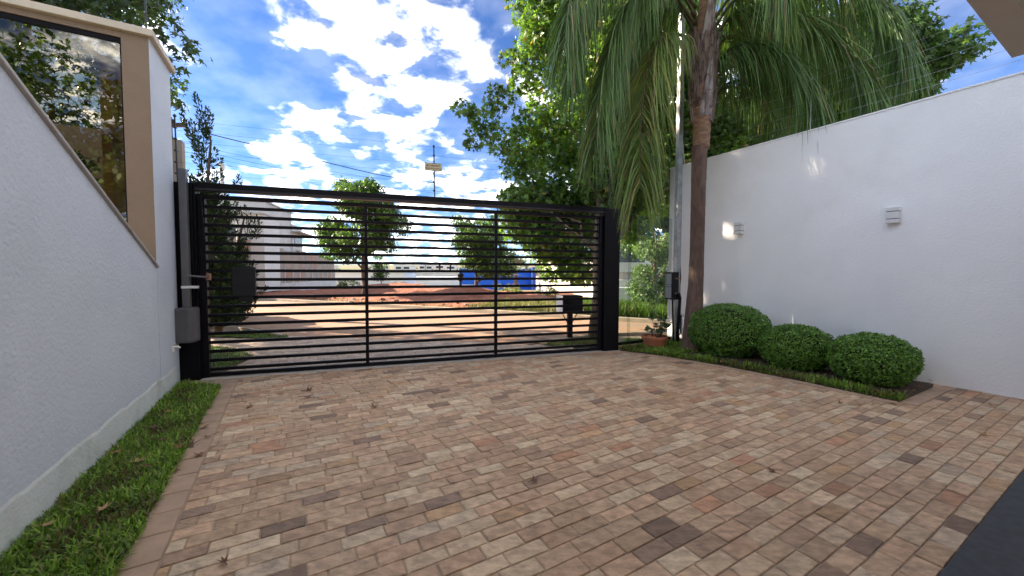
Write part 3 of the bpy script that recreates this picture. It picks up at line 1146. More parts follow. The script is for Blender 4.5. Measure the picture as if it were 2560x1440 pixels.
for i in range(19):
    z = .105 + i * .1139
    if slat_me is None:
        o = obj('slat', g, 'black_metal', None, bev=.003)
        for v in o.data.vertices:
            v.co = v.co - G0
        slat_me = o
    else:
        o = slat_me.copy()
        COL.objects.link(o)
    o.parent = gt
    o.location = gate(.026, -.02, z) - wloc(gt)
for s in (1.872, 3.755):
    g = G(); g.box(G0, DG, NG, Z, (s, -.04, .063), (s + .042, .02, 2.247))
    obj('mullion', g, 'black_metal', gt, bev=.003)
# closing plates at the slat ends
# lock box on the leaf
a, b = onp(580, 668, gate(0, .06), NG), onp(640, 740, gate(0, .06), NG)
s0, s1 = (a - G0).dot(DG), (b - G0).dot(DG)
g = G(); g.box(G0, DG, NG, Z, (s0, .022, b.z), (s1, .075, a.z))
lb = obj('lock_box', g, 'dark_plastic', gt, bev=.006)
g = G(); g.box(G0, DG, NG, Z, (s0 + .004, .0755, b.z + .13), (s1 - .02, .079, b.z + .134))
obj('seam', g, 'black_metal', lb)
g = G(); g.box(G0, DG, NG, Z, (s0 + .06, .02, b.z - .07), (s1 - .04, .05, b.z + .01))
obj('bracket', g, 'dark_plastic', lb)
# stay arm at the right end
g = G(); g.tube([gate(5.60, .05, 2.28), gate(5.585, .06, 1.85)], .012, 8)
obj('stay_arm', g, 'black_metal', gt)
g = G(); g.tube([gate(.0, .05, 2.28), gate(.03, .06, 1.75)], .010, 8)
obj('stay_arm', g, 'black_metal', gt)

# gate opener at the left post
op = thing('gate_opener', 'grey gate motor with upright drive tube on the left gate post', 'gate motor', gate(-.2, .15))
NF = .17


def gpt(u, v, n):
    return onp(u, v, gate(0, n), NG)


top_, bot_ = gpt(449, 420, NF), gpt(468, 772, NF)
st = ((gpt(455, 520, NF) - G0).dot(DG) + (gpt(466, 740, NF) - G0).dot(DG)) / 2
g = G(); g.box(G0, DG, NG, Z, (st - .038, NF - .06, bot_.z), (st + .038, NF, top_.z))
obj('drive_tube', g, 'grey_tube', op, bev=.005)
g = G(); g.box(G0, DG, NG, Z, (st + .045, NF - .08, bot_.z + .02), (st + .062, NF - .065, top_.z - .1))
obj('guide_rod', g, 'black_metal', op)
a, b = gpt(433, 771, .25), gpt(484, 858, .25)
s0, s1 = (a - G0).dot(DG), (b - G0).dot(DG)
g = G()
vs_ = []
for zq, k_ in ((b.z, .012), (b.z + .02, 0), (a.z - .015, 0), (a.z, .012)):
    for (ss, nn) in ((s0 + k_, .062), (s1 - k_, .062), (s1 - k_, .20 - k_), (s1 - .05, .25 - k_), (s0 + k_, .25 - k_)):
        vs_.append(gate(ss, nn, zq))
fs = [(4, 3, 2, 1, 0), (15, 16, 17, 18, 19)]
for L_ in range(3):
    fs += [(L_ * 5 + i, L_ * 5 + (i + 1) % 5, L_ * 5 + 5 + (i + 1) % 5, L_ * 5 + 5 + i) for i in range(5)]
g.add(vs_, fs)
obj('motor_box', g, 'grey_box', op, bev=.008)
zb = gpt(470, 718, NF).z
g = G(); g.box(G0, DG, NG, Z, (st - .042, NF - .06, zb - .015), (st + .115, NF + .006, zb + .015))
obj('clamp', g, 'white_plastic', op, bev=.003)
zb = gpt(480, 689, NF).z
g = G(); g.tube([gate(st + .03, NF + .01, zb), gate(st + .10, NF + .005, zb - .008), gate(st + .18, .10, zb - .02), gate(st + .20, .06, zb - .015)], [.013, .013, .012, .014], 8)
obj('latch_arm', g, 'grey_tube', op)
g = G(); g.box(G0, DG, NG, Z, (st + .17, .024, zb - .06), (st + .215, .075, zb + .025))
obj('latch_knuckle', g, 'rust', op, bev=.006)

# small pipe stub on the wall foot
pv = onp(432, 868, LW, DB)
ps = thing('pipe_stub', 'short white pipe stub low on the left wall by the gate', 'pipe', pv)
g = G(); g.tube([pv - DB * .01, pv + DB * .05, pv + DB * .065 - Z * .015], [.014, .014, .012], 10)
obj('pipe', g, 'white_plastic', ps, smooth=True)
g = G(); g.tube([pv - DB * .002, pv + DB * .008], .026, 12)
obj('flange', g, 'white_plastic', ps)
g = G(); g.box(pv, DA, DB, Z, (-.035, -.002, -.05), (-.02, .02, .03))
obj('wall_clip', g, 'white_plastic', ps)

# ------------------------------------------------------------------ right wall
we = onp(1672, 600, RW, DB)
sE = (we - RW).dot(DA)
rw = thing('boundary_wall', 'tall plain white rendered wall along the right side', 'wall', RW)
HR = 3.475
g = G(); g.box(RW, DA, DB, Z, (-9, 0, -.05), (sE, .2, HR))
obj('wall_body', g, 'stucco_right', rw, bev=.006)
g = G(); g.box(RW, DA, DB, Z, (-9, -.012, HR), (sE + .01, .212, HR + .022))
obj('capping', g, 'stucco_right', rw, bev=.004)

# wall lamps
lamp_src = None
for (u, v, lab) in ((1851, 571, 'small white box wall lamp nearer the palm trunk'), (2236, 539, 'small white box wall lamp nearer the right edge, over the smallest shrubs')):
    c = onp(u, v, RW, DB)
    if lamp_src is None:
        L = thing('wall_lamp', lab, 'lamp', c, 'wall lamps on the right wall')
        g = G(); g.box(c, DA, DB, Z, (-.056, -.085, -.094), (.056, -.0005, .094))
        obj('core', g, 'lamp_slot', L)
        for z0, z1 in ((-.1, -.052), (-.043, .043), (.052, .1)):
            g = G(); g.box(c, DA, DB, Z, (-.065, -.095, z0), (.065, -.001, z1))
            obj('shell_block', g, 'lamp_white', L, bev=.003)
        lamp_src = L
    else:
        L = lamp_src.copy(); COL.objects.link(L); L.location = c; L['label'] = lab
        for ch in lamp_src.children:
            k_ = ch.copy(); COL.objects.link(k_); k_.parent = L

# ------------------------------------------------------------------ glass screen right of the gate
gsA, gsB = gate(5.99, -.02), Vector((3.02, 7.28, 0))
gd = (gsB - gsA).normalized(); gn = Vector((gd.y, -gd.x, 0)); gl = (gsB - gsA).length
gs = thing('glass_screen', 'frameless clear glass screen between gate post and pole', 'glass panel', gsA)
g = G(); g.box(gsA, gd, gn, Z, (0, -.05, -.03), (gl, .05, .07))
obj('base_kerb', g, 'border_stone', gs, bev=.005)
g = G(); g.box(gsA, gd, gn, Z, (0, -.025, .071), (gl, .025, .12))
obj('base_rail', g, 'black_metal', gs, bev=.003)
g = G(); g.box(gsA, gd, gn, Z, (.0, -.012, .121), (.30, -.004, 2.36))
obj('pane', g, 'clear_glass', gs)
g = G(); g.box(gsA, gd, gn, Z, (.22, .004, .121), (gl, .012, 2.36))
obj('pane', g, 'clear_glass', gs)

# ------------------------------------------------------------------ metal service post, meter box, conduits
PB = gp(1688, 858)
sp = thing('service_post', 'tall square galvanised service post behind the palm', 'post', PB)
ptop = at(1686, 35, PB.y).z
g = G(); g.box(PB, DG, NG, Z, (-.045, -.045, -.1), (.045, .045, ptop))
obj('post_shaft', g, 'zinc', sp, bev=.004)
g = G(); g.box(PB, DG, NG, Z, (-.048, -.048, ptop), (.048, .048, ptop + .02))
obj('cap', g, 'zinc', sp)
for i, zq in enumerate([.55, .66, .78, .9, .98, 1.02, 1.15, 1.42, 1.46]):
    g = G(); g.tube([PB + NG * .046 + DG * (.006 * (-1) ** i) + Z * zq, PB + NG * .040 + DG * (.006 * (-1) ** i) + Z * zq], .008, 8)
    obj('bolt_hole', g, 'lamp_slot', sp)
g = G(); g.box(PB, DG, NG, Z, (-.052, -.052, 1.60), (.052, .052, 1.625))
obj('strap', g, 'zinc', sp)
g = G(); g.tube([PB + DG * .07 + Z * .0, PB + DG * .07 + Z * 1.1, PB + DG * .085 + Z * 1.25, PB + DG * .065 + Z * 1.5, PB + DG * .062 + Z * 3.4], .020, 8)
obj('conduit', g, 'dark_plastic', sp, smooth=True)

mb = PB - DG * .045 + NG * .02
mt = thing('meter_box', 'black electricity meter box with grey windows fixed to the service post', 'meter box', mb + Z * .78)
z0, z1 = at(1660, 748, mb.y).z, at(1660, 680, mb.y).z
g = G(); g.box(mb, DG, NG, Z, (-.155, -.10, z0), (-.002, .10, z1))
obj('case', g, 'dark_plastic', mt, bev=.008)
zm = (z0 + z1) / 2
for za, zb in ((z0 + .03, zm - .025), (zm + .025, z1 - .03)):
    g = G(); g.box(mb, DG, NG, Z, (-.162, -.08, za), (-.156, .08, zb))
    obj('window', g, 'grey_glaze', mt)
for nn in (-.075, .005):
    g = G(); g.box(mb, DG, NG, Z, (-.162, nn, zm - .018), (-.1565, nn + .07, zm + .018))
    obj('label_plate', g, 'grey_glaze', mt)
for zq in (z0 + .12, z1 - .12):
    g = G(); g.box(mb, DG, NG, Z, (-.09, .1005, zq - .012), (.03, .106, zq + .012))
    obj('strap', g, 'rust', mt)
g = G(); g.tube([mb + DG * -.05 + NG * .10 + Z * (z0 + .10), mb + DG * -.02 + NG * .13 + Z * (z0 + .10), mb + NG * .13 + Z * (z0 + .03), mb + DG * .0 + NG * .12 + Z * (z0 - .15), mb - DG * .03 + NG * .11 - Z * .02], .030, 10)
obj('conduit', g, 'dark_plastic', mt, smooth=True)
g = G(); g.tube([mb + DG * -.06 + Z * (z0 + .01), mb + DG * -.05 + Z * (z0 - .2), mb + DG * -.035 + NG * .03 - Z * .02], .016, 8)
obj('conduit', g, 'dark_plastic', mt, smooth=True)

# garden tap
tp = onp(1703, 788, RW, DB)
tp = Vector((tp.x, tp.y, tp.z))
tap = thing('garden_tap', 'small black garden tap on the white wall beside the palm', 'tap', tp)
g = G(); g.tube([tp, tp - DB * .07, tp - DB * .09 - Z * .03], [.012, .012, .010], 8)
obj('spout', g, 'dark_plastic', tap, smooth=True)
g = G(); g.tube([tp - DB * .05 + Z * .0, tp - DB * .05 + Z * .035], .007, 8); g.box(tp - DB * .05 + Z * .035, DA, DB, Z, (-.03, -.008, 0), (.03, .008, .012))
obj('handle', g, 'dark_plastic', tap)
g = G(); g.tube([tp - DB * .012 - Z * .01, Vector((tp.x, tp.y, .12)) - DB * .012, Vector((tp.x, tp.y, .09)) - DB * .06, PB + Z * .09 + NG * .06], .015, 8)
obj('supply_pipe', g, 'dark_plastic', tap, smooth=True)

# ------------------------------------------------------------------ palm
PC = Vector((3.06, 6.47, 0))
palm = thing('palm_tree', 'queen palm with ringed brown trunk and drooping feathery fronds by the right wall', 'palm', PC)
g = G()
prof = [(-.05, .21), (.05, .175), (.25, .158), (.6, .14), (1.1, .122), (1.7, .112), (2.4, .112), (3.0, .116), (3.45, .122)]
nseg = 90
vs_, fs = [], []
ns = 20
for i in range(nseg + 1):
    z = -.05 + 3.5 * i / nseg
    r = np.interp(z, [p[0] for p in prof], [p[1] for p in prof])
    ring = (z / .145) % 1.0
    r *= 1 + (.022 if ring < .14 else 0) + .012 * mnoise.noise(Vector((0, 0, z * 7)))
    c = PC + Vector((.085 * (z / 3.5) + .02 * math.sin(z * 1.3), .0, z))
    for k_ in range(ns):
        th = 2 * math.pi * k_ / ns
        rr_ = r * (1 + .03 * mnoise.noise(Vector((math.cos(th) * 2, math.sin(th) * 2, z * 3))))
        vs_.append(c + Vector((rr_ * math.cos(th), rr_ * math.sin(th), 0)))
for i in range(nseg):
    for k_ in range(ns):
        fs.append((i * ns + k_, i * ns + (k_ + 1) % ns, (i + 1) * ns + (k_ + 1) % ns, (i + 1) * ns + k_))
g.add(vs_, fs)
obj('trunk', g, 'palm_trunk', palm, smooth=True)
PT = PC + Vector((.09, 0, 0))
vs_, fs = [], []
g = G()
prof = [(3.40, .125), (3.47, .132), (3.53, .125), (3.58, .135), (3.64, .128), (3.70, .14), (3.78, .134), (3.86, .15), (4.1, .165), (4.6, .17), (5.1, .15), (5.6, .10), (6.1, .05)]
g.lathe(PT, [(r, z) for z, r in prof], 20)
obj('upper_trunk', g, 'palm_new', palm, smooth=True)
# old leaf bases wrapped round the upper trunk
rr = random.Random(21)
for i in range(17):
    th = i * 2.39996 + rr.uniform(-.2, .2)
    zb = 3.80 + i * .075 + rr.uniform(-.05, .05)
    out = Vector((math.cos(th), math.sin(th), 0)); sd = Vector((-out.y, out.x, 0))
    hgt = rr.uniform(.5, .95); w0 = rr.uniform(.09, .155)
    lean_ = rr.uniform(0, 1.3)
    g = G()
    rows = 6
    for j in range(rows + 1):
        t = j / rows
        w = w0 * (1 - t) ** .75 + .018
        r = .155 + (.06 + .03 * lean_) * t + .02 * math.sin(t * 3)
        c = PT + Z * (zb + hgt * t) + out * r
        for q_, (f, dep) in enumerate(((-1, -.045), (-.45, .0), (.45, .0), (1, -.045))):
            g.v.append(tuple(c + sd * w * f + out * dep * (w / w0)))
        for q_, (f, dep) in enumerate(((1, -.06), (-1, -.06))):
            g.v.append(tuple(c + sd * w * f * .95 + out * (dep * (w / w0) - .012)))
    for j in range(rows):
        for q_ in range(6):
            g.f.append((j * 6 + q_, j * 6 + (q_ + 1) % 6, j * 6 + 6 + (q_ + 1) % 6, j * 6 + 6 + q_))
    g.f.append(tuple(range(5, -1, -1))); g.f.append(tuple(range(rows * 6, rows * 6 + 6)))
    obj('leaf_base', g, 'boot_pale' if rr.random() < .42 else 'boot', palm, smooth=False)


g = G()
for i in range(150):
    th = rr.uniform(0, 6.283); zb = rr.uniform(3.75, 5.25)
    out = Vector((math.cos(th), math.sin(th), 0)); sd = Vector((-out.y, out.x, 0))
    a = PT + Z * zb + out * .17
    b = a + out * rr.uniform(.02, .09) + sd * rr.uniform(-.16, .16) + Z * rr.uniform(-.14, .12)
    g.tube([a, a.lerp(b, .5) + out * rr.uniform(.01, .05), b], [.006, .005, .002], 4, cap=False)
tagit(obj('fibre', g, 'boot', palm), kind='stuff')


def catmull(pts, n):
    pts = [Vector(p) for p in pts]
    P = [pts[0] * 2 - pts[1]] + pts + [pts[-1] * 2 - pts[-2]]
    out = []
    segs = len(pts) - 1
    for i in range(n + 1):
        f = i / n * segs
        k_ = min(int(f), segs - 1); t = f - k_
        p0, p1, p2, p3 = P[k_], P[k_ + 1], P[k_ + 2], P[k_ + 3]
        out.append(.5 * ((2 * p1) + (p2 - p0) * t + (2 * p0 - 5 * p1 + 4 * p2 - p3) * t * t + (3 * p1 - p0 - 3 * p2 + p3) * t ** 3))
    return out


def frond(pts, n, L, seed, cols, t0=.16, droop=.75, wid=.024):
    rng = np.random.default_rng(seed)
    sp_ = catmull(pts, 60)
    V, F, C = [], [], []
    # rachis
    gg = G(); gg.tube(sp_, [.026 * (1 - .88 * i / 60) + .002 for i in range(61)], 6)
    o = len(V)
    V += gg.v
    for f in gg.f:
        if len(f) == 4:
            F.append(f)
        else:
            for i in range(1, len(f) - 1, 2):
                F.append((f[0], f[i], f[i + 1], f[(i + 2) % len(f)] if i + 2 < len(f) else f[0]))
    F = [f for f in F if len(set(f)) == 4]
    C += [np.array((.10, .085, .035))] * len(V)
    SP = np.array([tuple(p) for p in sp_])
    for side in (-1, 1):
        for i in range(n):
            t = t0 + (1 - t0) * (i + rng.uniform(-.4, .4)) / n
            t = min(max(t, t0), .995)
            f = t * 60; k_ = min(int(f), 59); fr = f - k_
            p = SP[k_] * (1 - fr) + SP[k_ + 1] * fr
            tg = SP[min(k_ + 2, 60)] - SP[max(k_ - 1, 0)]; tg /= np.linalg.norm(tg)
            sd = np.cross(tg, (0, 0, 1.0)); sd /= np.linalg.norm(sd) + 1e-6
            upv = np.cross(sd, tg)
            el = rng.normal(.1, .45)
            fwd = .45 + .55 * t + rng.normal(0, .12)
            d = sd * side * math.cos(el) * .85 + upv * math.sin(el) * .7 + tg * fwd
            d /= np.linalg.norm(d)
            ln = L * (.55 + .55 * math.sin(math.pi * min(1, (t - t0) / (1 - t0) * .8 + .12))) * rng.uniform(.8, 1.15)
            dr = droop * rng.uniform(.75, 1.35)
            wv = np.cross(d, (rng.normal() * .6, rng.normal() * .6, 1.0)); wv /= np.linalg.norm(wv) + 1e-6
            b0 = len(V)
            col = (np.array(cols[rng.integers(len(cols))]) if rng.uniform() > .06 else np.array((.20, .14, .06))) * (1 + .2 * rng.normal())
            for s_, w_ in ((0, .5), (.3, 1.0), (.65, .8), (1.0, .12)):
                q = p + d * ln * (s_ - .25 * dr * s_ * s_) + np.array((0, 0, -1)) * ln * dr * .8 * s_ ** 1.7
                V.append(tuple(q - wv * wid * w_ / 2)); V.append(tuple(q + wv * wid * w_ / 2))
                C += [np.clip(col * (1 + .35 * s_ ** 3), .01, .5)] * 2
            for j in range(3):
                F.append((b0 + 2 * j, b0 + 2 * j + 1, b0 + 2 * j + 3, b0 + 2 * j + 2))
    npmesh('frond', np.array(V), np.array(F), 'frond', palm, np.array(C))


FG = [(.105, .18, .055), (.13, .215, .062), (.085, .15, .048)]
FY = [(.125, .19, .042), (.16, .215, .046), (.10, .165, .04), (.21, .21, .05)]
FD = [(.08, .15, .045), (.10, .18, .052), (.065, .125, .04)]
FR = [
    ([(1738, 112, 6.45), (1700, 88, 6.2), (1652, 98, 5.95), (1618, 190, 5.75), (1602, 320, 5.6), (1600, 470, 5.5)], .62, FY, 120),
    ([(1738, 60, 6.45), (1650, -50, 6.2), (1565, 20, 6.0), (1510, 170, 5.85), (1490, 360, 5.75)], .62, FG, 120),
    ([(1740, 20, 6.45), (1610, -150, 6.1), (1500, -120, 5.8), (1430, -10, 5.5), (1410, 110, 5.4)], .60, FG, 110),
    ([(1742, 60, 6.5), (1690, -60, 6.7), (1620, -40, 6.9), (1570, 60, 7.0), (1545, 190, 7.05)], .60, FG, 100),
    ([(1772, 195, 6.45), (1800, 150, 6.4), (1850, 112, 6.3), (1930, 120, 6.2), (2010, 190, 6.05), (2060, 290, 5.95)], .62, FD, 110),
    ([(1775, 120, 6.45), (1830, 40, 6.4), (1930, 20, 6.25), (2060, 80, 6.1), (2150, 180, 6.0), (2190, 270, 5.95)], .66, FG, 120),
    ([(1775, 60, 6.45), (1880, -60, 6.3), (2060, -80, 6.05), (2200, 10, 5.85), (2270, 150, 5.75)], .66, FD, 120),
    ([(1776, 270, 6.55), (1805, 220, 6.65), (1850, 202, 6.75), (1905, 235, 6.85), (1945, 320, 6.9)], .5, FD, 80),
    ([(1765, 20, 6.5), (1810, -120, 6.8), (1890, -120, 7.2), (1960, -10, 7.5), (1985, 130, 7.6)], .62, FY, 100),
    ([(1760, -40, 6.4), (1790, -240, 6.2), (1860, -250, 5.9), (1930, -140, 5.6), (1960, -20, 5.45)], .62, FG, 100),
    ([(1750, -40, 6.4), (1740, -260, 6.1), (1690, -270, 5.8), (1640, -170, 5.5), (1615, -60, 5.4)], .60, FG, 90),
    ([(1770, 90, 6.5), (1860, -20, 6.7), (1990, -30, 6.9), (2110, 60, 7.1), (2190, 190, 7.2)], .66, FD, 110),
    ([(1772, 150, 6.5), (1820, 90, 6.7), (1890, 80, 6.9), (1960, 140, 7.1), (2010, 250, 7.2)], .62, FG, 100),
    ([(1740, 40, 6.45), (1640, -110, 6.3), (1540, -90, 6.2), (1460, 30, 6.1), (1430, 190, 6.05)], .62, FD, 110),
    ([(1742, 90, 6.5), (1690, 10, 6.6), (1640, 20, 6.7), (1590, 110, 6.75), (1560, 260, 6.8)], .60, FG, 100),
    ([(1765, 100, 6.5), (1800, -40, 6.9), (1850, -60, 7.3), (1890, 40, 7.6), (1905, 170, 7.7)], .60, FG, 90),
]
for i, (pl, L, cols, n) in enumerate(FR):
    frond([at(*p) for p in pl], int(n * 2.2), L * 1.22, 100 + i, cols, wid=.018, droop=1.15)

# ------------------------------------------------------------------ clipped shrubs
BUSH = [((1826, 0), 6.12, (.59, .55, .80), 'largest clipped round green shrub, at the foot of the palm'),
        ((1996, 0), 5.30, (.43, .44, .585), 'clipped round green shrub, the middle one of three'),
        ((2188, 0), 4.62, (.42, .44, .57), 'clipped round green shrub nearest the camera, beside the dry leaves')]
for i, ((u, _), D, (rx, ry, hz), lab) in enumerate(BUSH):
    c = at(u, 681, D)
    # keep the shrub clear of the wall face
    dist = (RW - c).dot(DB)
    if dist < ry + .03:
        c = c - DB * (ry + .03 - dist)
    c = Vector((c.x, c.y, hz * .5 + .02))
    b = thing('shrub', lab, 'shrub', (c.x, c.y, .03), 'clipped shrubs below the right wall')
    n = 21000 if i == 0 else 15000
    rng = np.random.default_rng(50 + i)
    d = rng.normal(size=(n, 3)); d /= np.linalg.norm(d, axis=1)[:, None]
    lump = np.array([.07 * mnoise.noise(Vector(tuple(q * 3.2)) + Vector((i * 9, 0, 0))) + .045 * mnoise.noise(Vector(tuple(q * 8)) + Vector((0, i * 9, 0))) for q in d])
    sq = (np.abs(d) ** 2.15).sum(1) ** (-1 / 2.15)
    rad = sq * (1 + lump * 1.1) * rng.uniform(.90, 1.01, n)
    shoot = rng.uniform(size=n) < .035
    rad[shoot] *= rng.uniform(1.01, 1.05, shoot.sum())
    loc = d * rad[:, None] * np.array((rx, ry, hz * .54))
    Mx = np.array([tuple(DA), tuple(DB), (0, 0, 1)])
    P = loc @ Mx + np.array(c)
    dw = d @ Mx
    P[:, 2] = np.maximum(P[:, 2], .05)
    nr = dw * .6 + rng.normal(size=(n, 3)) * .5 + np.array((0, 0, .4)); nr /= np.linalg.norm(nr, axis=1)[:, None]
    tp_ = dw * .9 + rng.normal(size=(n, 3)) * .6 + np.array((0, 0, .35)); tp_ -= nr * (tp_ * nr).sum(1)[:, None]; tp_ /= np.linalg.norm(tp_, axis=1)[:, None]
    sd = np.cross(nr, tp_)
    sz = rng.uniform(.015, .027, n)
    tv = quad_v
    V = P[:, None, :] + sz[:, None, None] * (tv[None, :, 0:1] * tp_[:, None, :] + tv[None, :, 1:2] * sd[:, None, :] * 1.25 + tv[None, :, 2:3] * nr[:, None, :])
    F = (np.arange(n)[:, None, None] * 4 + quad_f[None]).reshape(-1, 4)
    base = np.array([(.095, .215, .024), (.125, .27, .032), (.07, .16, .022), (.17, .32, .05)])
    C = base[rng.choice(4, n)] * (1 + .22 * rng.normal(size=(n, 1)))
    C = np.repeat(np.clip(C, .008, .4), 4, axis=0)
    npmesh('foliage', V.reshape(-1, 3), F, 'leaf_small', b, C)
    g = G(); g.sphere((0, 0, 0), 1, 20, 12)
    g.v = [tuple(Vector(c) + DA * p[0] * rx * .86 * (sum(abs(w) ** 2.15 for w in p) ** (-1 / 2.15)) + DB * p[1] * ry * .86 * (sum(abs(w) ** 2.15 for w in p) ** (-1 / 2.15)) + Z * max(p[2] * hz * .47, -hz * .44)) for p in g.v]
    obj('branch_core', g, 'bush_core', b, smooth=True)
    g = G()
    for k_ in range(5):
        a = Vector((c.x, c.y, .0)) + Vector((random.uniform(-.06, .06), random.uniform(-.06, .06), 0))
        g.tube([a, a + Vector((random.uniform(-.2, .2), random.uniform(-.2, .2), .25))], [.015, .008], 6)
    obj('stem', g, 'twig', b)

# ------------------------------------------------------------------ flower pot
pc = gp(1645, 876); pc = Vector((pc.x, pc.y + .16, .02))
pot = thing('flower_pot', 'low round terracotta pot standing on the grass by the meter box', 'pot', pc)
g = G(); g.lathe(pc, [(.0, .0), (.165, .0), (.175, .012), (.205, .15), (.205, .155), (.222, .157), (.226, .175), (.226, .205), (.220, .212), (.202, .212), (.196, .17), (.0, .168)], 36, cap=False)
obj('bowl', g, 'terracotta', pot, smooth=False)
g = G(); g.lathe(pc, [(.19, .172), (.12, .182), (.0, .186)], 24)
obj('potting_soil', g, 'pot_soil', pot, smooth=True)
ger = thing('geranium', 'geranium with round green leaves and a magenta flower growing in the terracotta pot', 'plant', pc + Z * .18)
rr = random.Random(5)
stems = G(); leaves = []
for i in range(9):
    b0 = pc + Vector((rr.uniform(-.02, .12), rr.uniform(-.07, .07), .17))
    tip = b0 + Vector((rr.uniform(-.10, .12), rr.uniform(-.10, .10), rr.uniform(.16, .36)))
    stems.tube([b0, b0.lerp(tip, .5) + Vector((rr.uniform(-.02, .02), rr.uniform(-.02, .02), .02)), tip], [.006, .005, .004], 6)
    for k_ in range(6):
        f = rr.uniform(.3, 1.0)
        p = b0.lerp(tip, f) + Vector((rr.uniform(-.08, .08), rr.uniform(-.08, .08), rr.uniform(-.02, .04)))
        leaves.append(p)
        stems.tube([b0.lerp(tip, f), p], .0025, 4, cap=False)
obj('stem', stems, 'twig', ger)
for p in leaves:
    g = G()
    nv = Vector((rr.gauss(0, .5), rr.gauss(-.5, .5), 1)).normalized()
    a = nv.orthogonal().normalized(); b_ = nv.cross(a)
    r_ = rr.uniform(.028, .046)
    ring = [p + (a * math.cos(t) + b_ * math.sin(t)) * r_ * (1 + .1 * math.cos(3.5 * t)) * (1 if t > .25 else .6) - nv * .006 for t in [2 * math.pi * k_ / 11 for k_ in range(11)]]
    g.add([p + nv * .002] + ring, [(0, 1 + k_, 1 + (k_ + 1) % 11) for k_ in range(11)])
    obj('leaf', g, 'gleaf', ger, smooth=True)
for (u, v, m_, n_, sz) in ((1640, 812, 'petal', 14, .012), (1648, 790, 'petal_old', 9, .009)):
    hd = at(u, v, pc.y)
    g = G(); g.tube([pc + Z * .2 + X * .04, hd], .0025, 5)
    st_ = obj('flower_stalk', g, 'twig', ger)
    g = G()
    for k_ in range(n_):
        g.sphere(hd + Vector((rr.gauss(0, .014), rr.gauss(0, .014), rr.gauss(0, .010))), (sz, sz, sz * .6), 6, 4)
    obj('flower_head', g, m_, st_)
sh = pc + Vector((-.11, -.06, .19))
g = G(); g.sphere(sh, (.052, .045, .035), 10, 7); g.sphere(sh + Vector((.075, -.01, -.005)), (.035, .035, .028), 10, 6)
tagit(obj('clay_ornament', g, 'terracotta', smooth=True, loc=sh), 'rounded clay ornament lying on the soil in the terracotta pot', 'ornament')

# ------------------------------------------------------------------ letterbox outside
mbp = gp(1424, 848)
mlb = thing('letterbox', 'dark letterbox on a post on the verge outside the gate', 'letterbox', mbp)
z0, z1 = at(1424, 782, mbp.y).z, at(1424, 738, mbp.y).z
lx = Vector((.97, .24, 0)).normalized(); ly = Vector((-lx.y, lx.x, 0))
g = G(); g.box(mbp, lx, ly, Z, (-.05, -.04, -.05), (.05, .04, z0)); obj('post', g, 'dark_plastic', mlb, bev=.004)
g = G(); g.box(mbp, lx, ly, Z, (-.185, -.10, z0), (.235, .26, z1)); obj('box', g, 'dark_plastic', mlb, bev=.006)
g = G(); g.box(mbp, lx, ly, Z, (-.195, -.09, z0 + .005), (-.187, .25, z1 - .005)); obj('side_panel', g, 'lamp_white', mlb)
for sgn in (-1, 1):
    g = G(); g.tube([mbp + lx * sgn * .05 + Z * (z0 - .2), mbp + lx * sgn * .16 + Z * (z0 - .01)], .010, 6); obj('brace', g, 'dark_plastic', mlb)

# ------------------------------------------------------------------ electric fences
fs1 = (onp(1087, 492, gate(0, 0), NG) - G0).dot(DG)
ef = thing('electric_fence', 'thin black electric fence rods and wires above the gate', 'electric fence', gate(fs1, -.01, ZT))
pz = onp(1083, 362, gate(0, 0), NG).z
rods = [(fs1, pz), (-.25, pz + .05), (5.8, pz)]
for s, zt in rods:
    g = G(); g.tube([gate(s, -.01, ZT), gate(s - .01, -.01, zt)], .009, 6)
    rd = obj('rod', g, 'insulator', ef)
    for i in range(6):
        zq = ZT + .10 + (zt - ZT - .12) * i / 5
        g = G(); g.tube([gate(s - .024, -.01, zq), gate(s + .004, -.01, zq)], [.012, .016], 8)
        obj('insulator', g, 'insulator', rd)
for i in range(6):
    zq = ZT + .10 + (pz - ZT - .12) * i / 5
    g = G(); g.tube([gate(-.25, -.02, zq + .01), gate(fs1, -.02, zq - .005), gate(5.8, -.02, zq)], .0012, 4)
    obj('fence_wire', g, 'wire', ef)
# warning sign
q = gate(fs1, .012)
a, b = onp(1062, 405, q, NG), onp(1105, 430, q, NG)
s0, s1 = (a - G0).dot(DG), (b - G0).dot(DG)
z1, z0 = a.z - .005, b.z + .005
sg = thing('warning_sign', 'small tan electric fence warning sign hung on the rod above the gate', 'sign', gate((s0 + s1) / 2, .012, z0))
g = G(); g.box(G0, DG, NG, Z, (s0, .010, z0), (s1, .014, z1)); pl = obj('plate', g, 'sign_plate', sg)
g = G()
for (sa, sb, za, zb) in ((s0, s1, z1 - .006, z1), (s0, s1, z0, z0 + .006)):
    g.box(G0, DG, NG, Z, (sa, .0143, za), (sb, .0152, zb))
obj('border', g, 'sign_ink', sg)


def text_part(txt, size, c, xa, za, na, m_, parent, name='lettering', xs_=1.0):
    cu = bpy.data.curves.new('t', 'FONT')
    cu.body = txt; cu.size = size; cu.align_x = 'CENTER'; cu.align_y = 'CENTER'; cu.extrude = .0005; cu.offset = size * .015
    to = bpy.data.objects.new('t', cu); COL.objects.link(to)
    me = bpy.data.meshes.new_from_object(to.evaluated_get(bpy.context.evaluated_depsgraph_get()))
    bpy.data.objects.remove(to); bpy.data.curves.remove(cu)
    off = wloc(parent)
    for v in me.vertices:
        p = Vector(c) + xa * v.co.x * xs_ + za * v.co.y + na * v.co.z
        v.co = p - off
    me.materials.clear(); me.materials.append(MATS[m_])
    o = bpy.data.objects.new(name, me); COL.objects.link(o); o.parent = parent
    return o


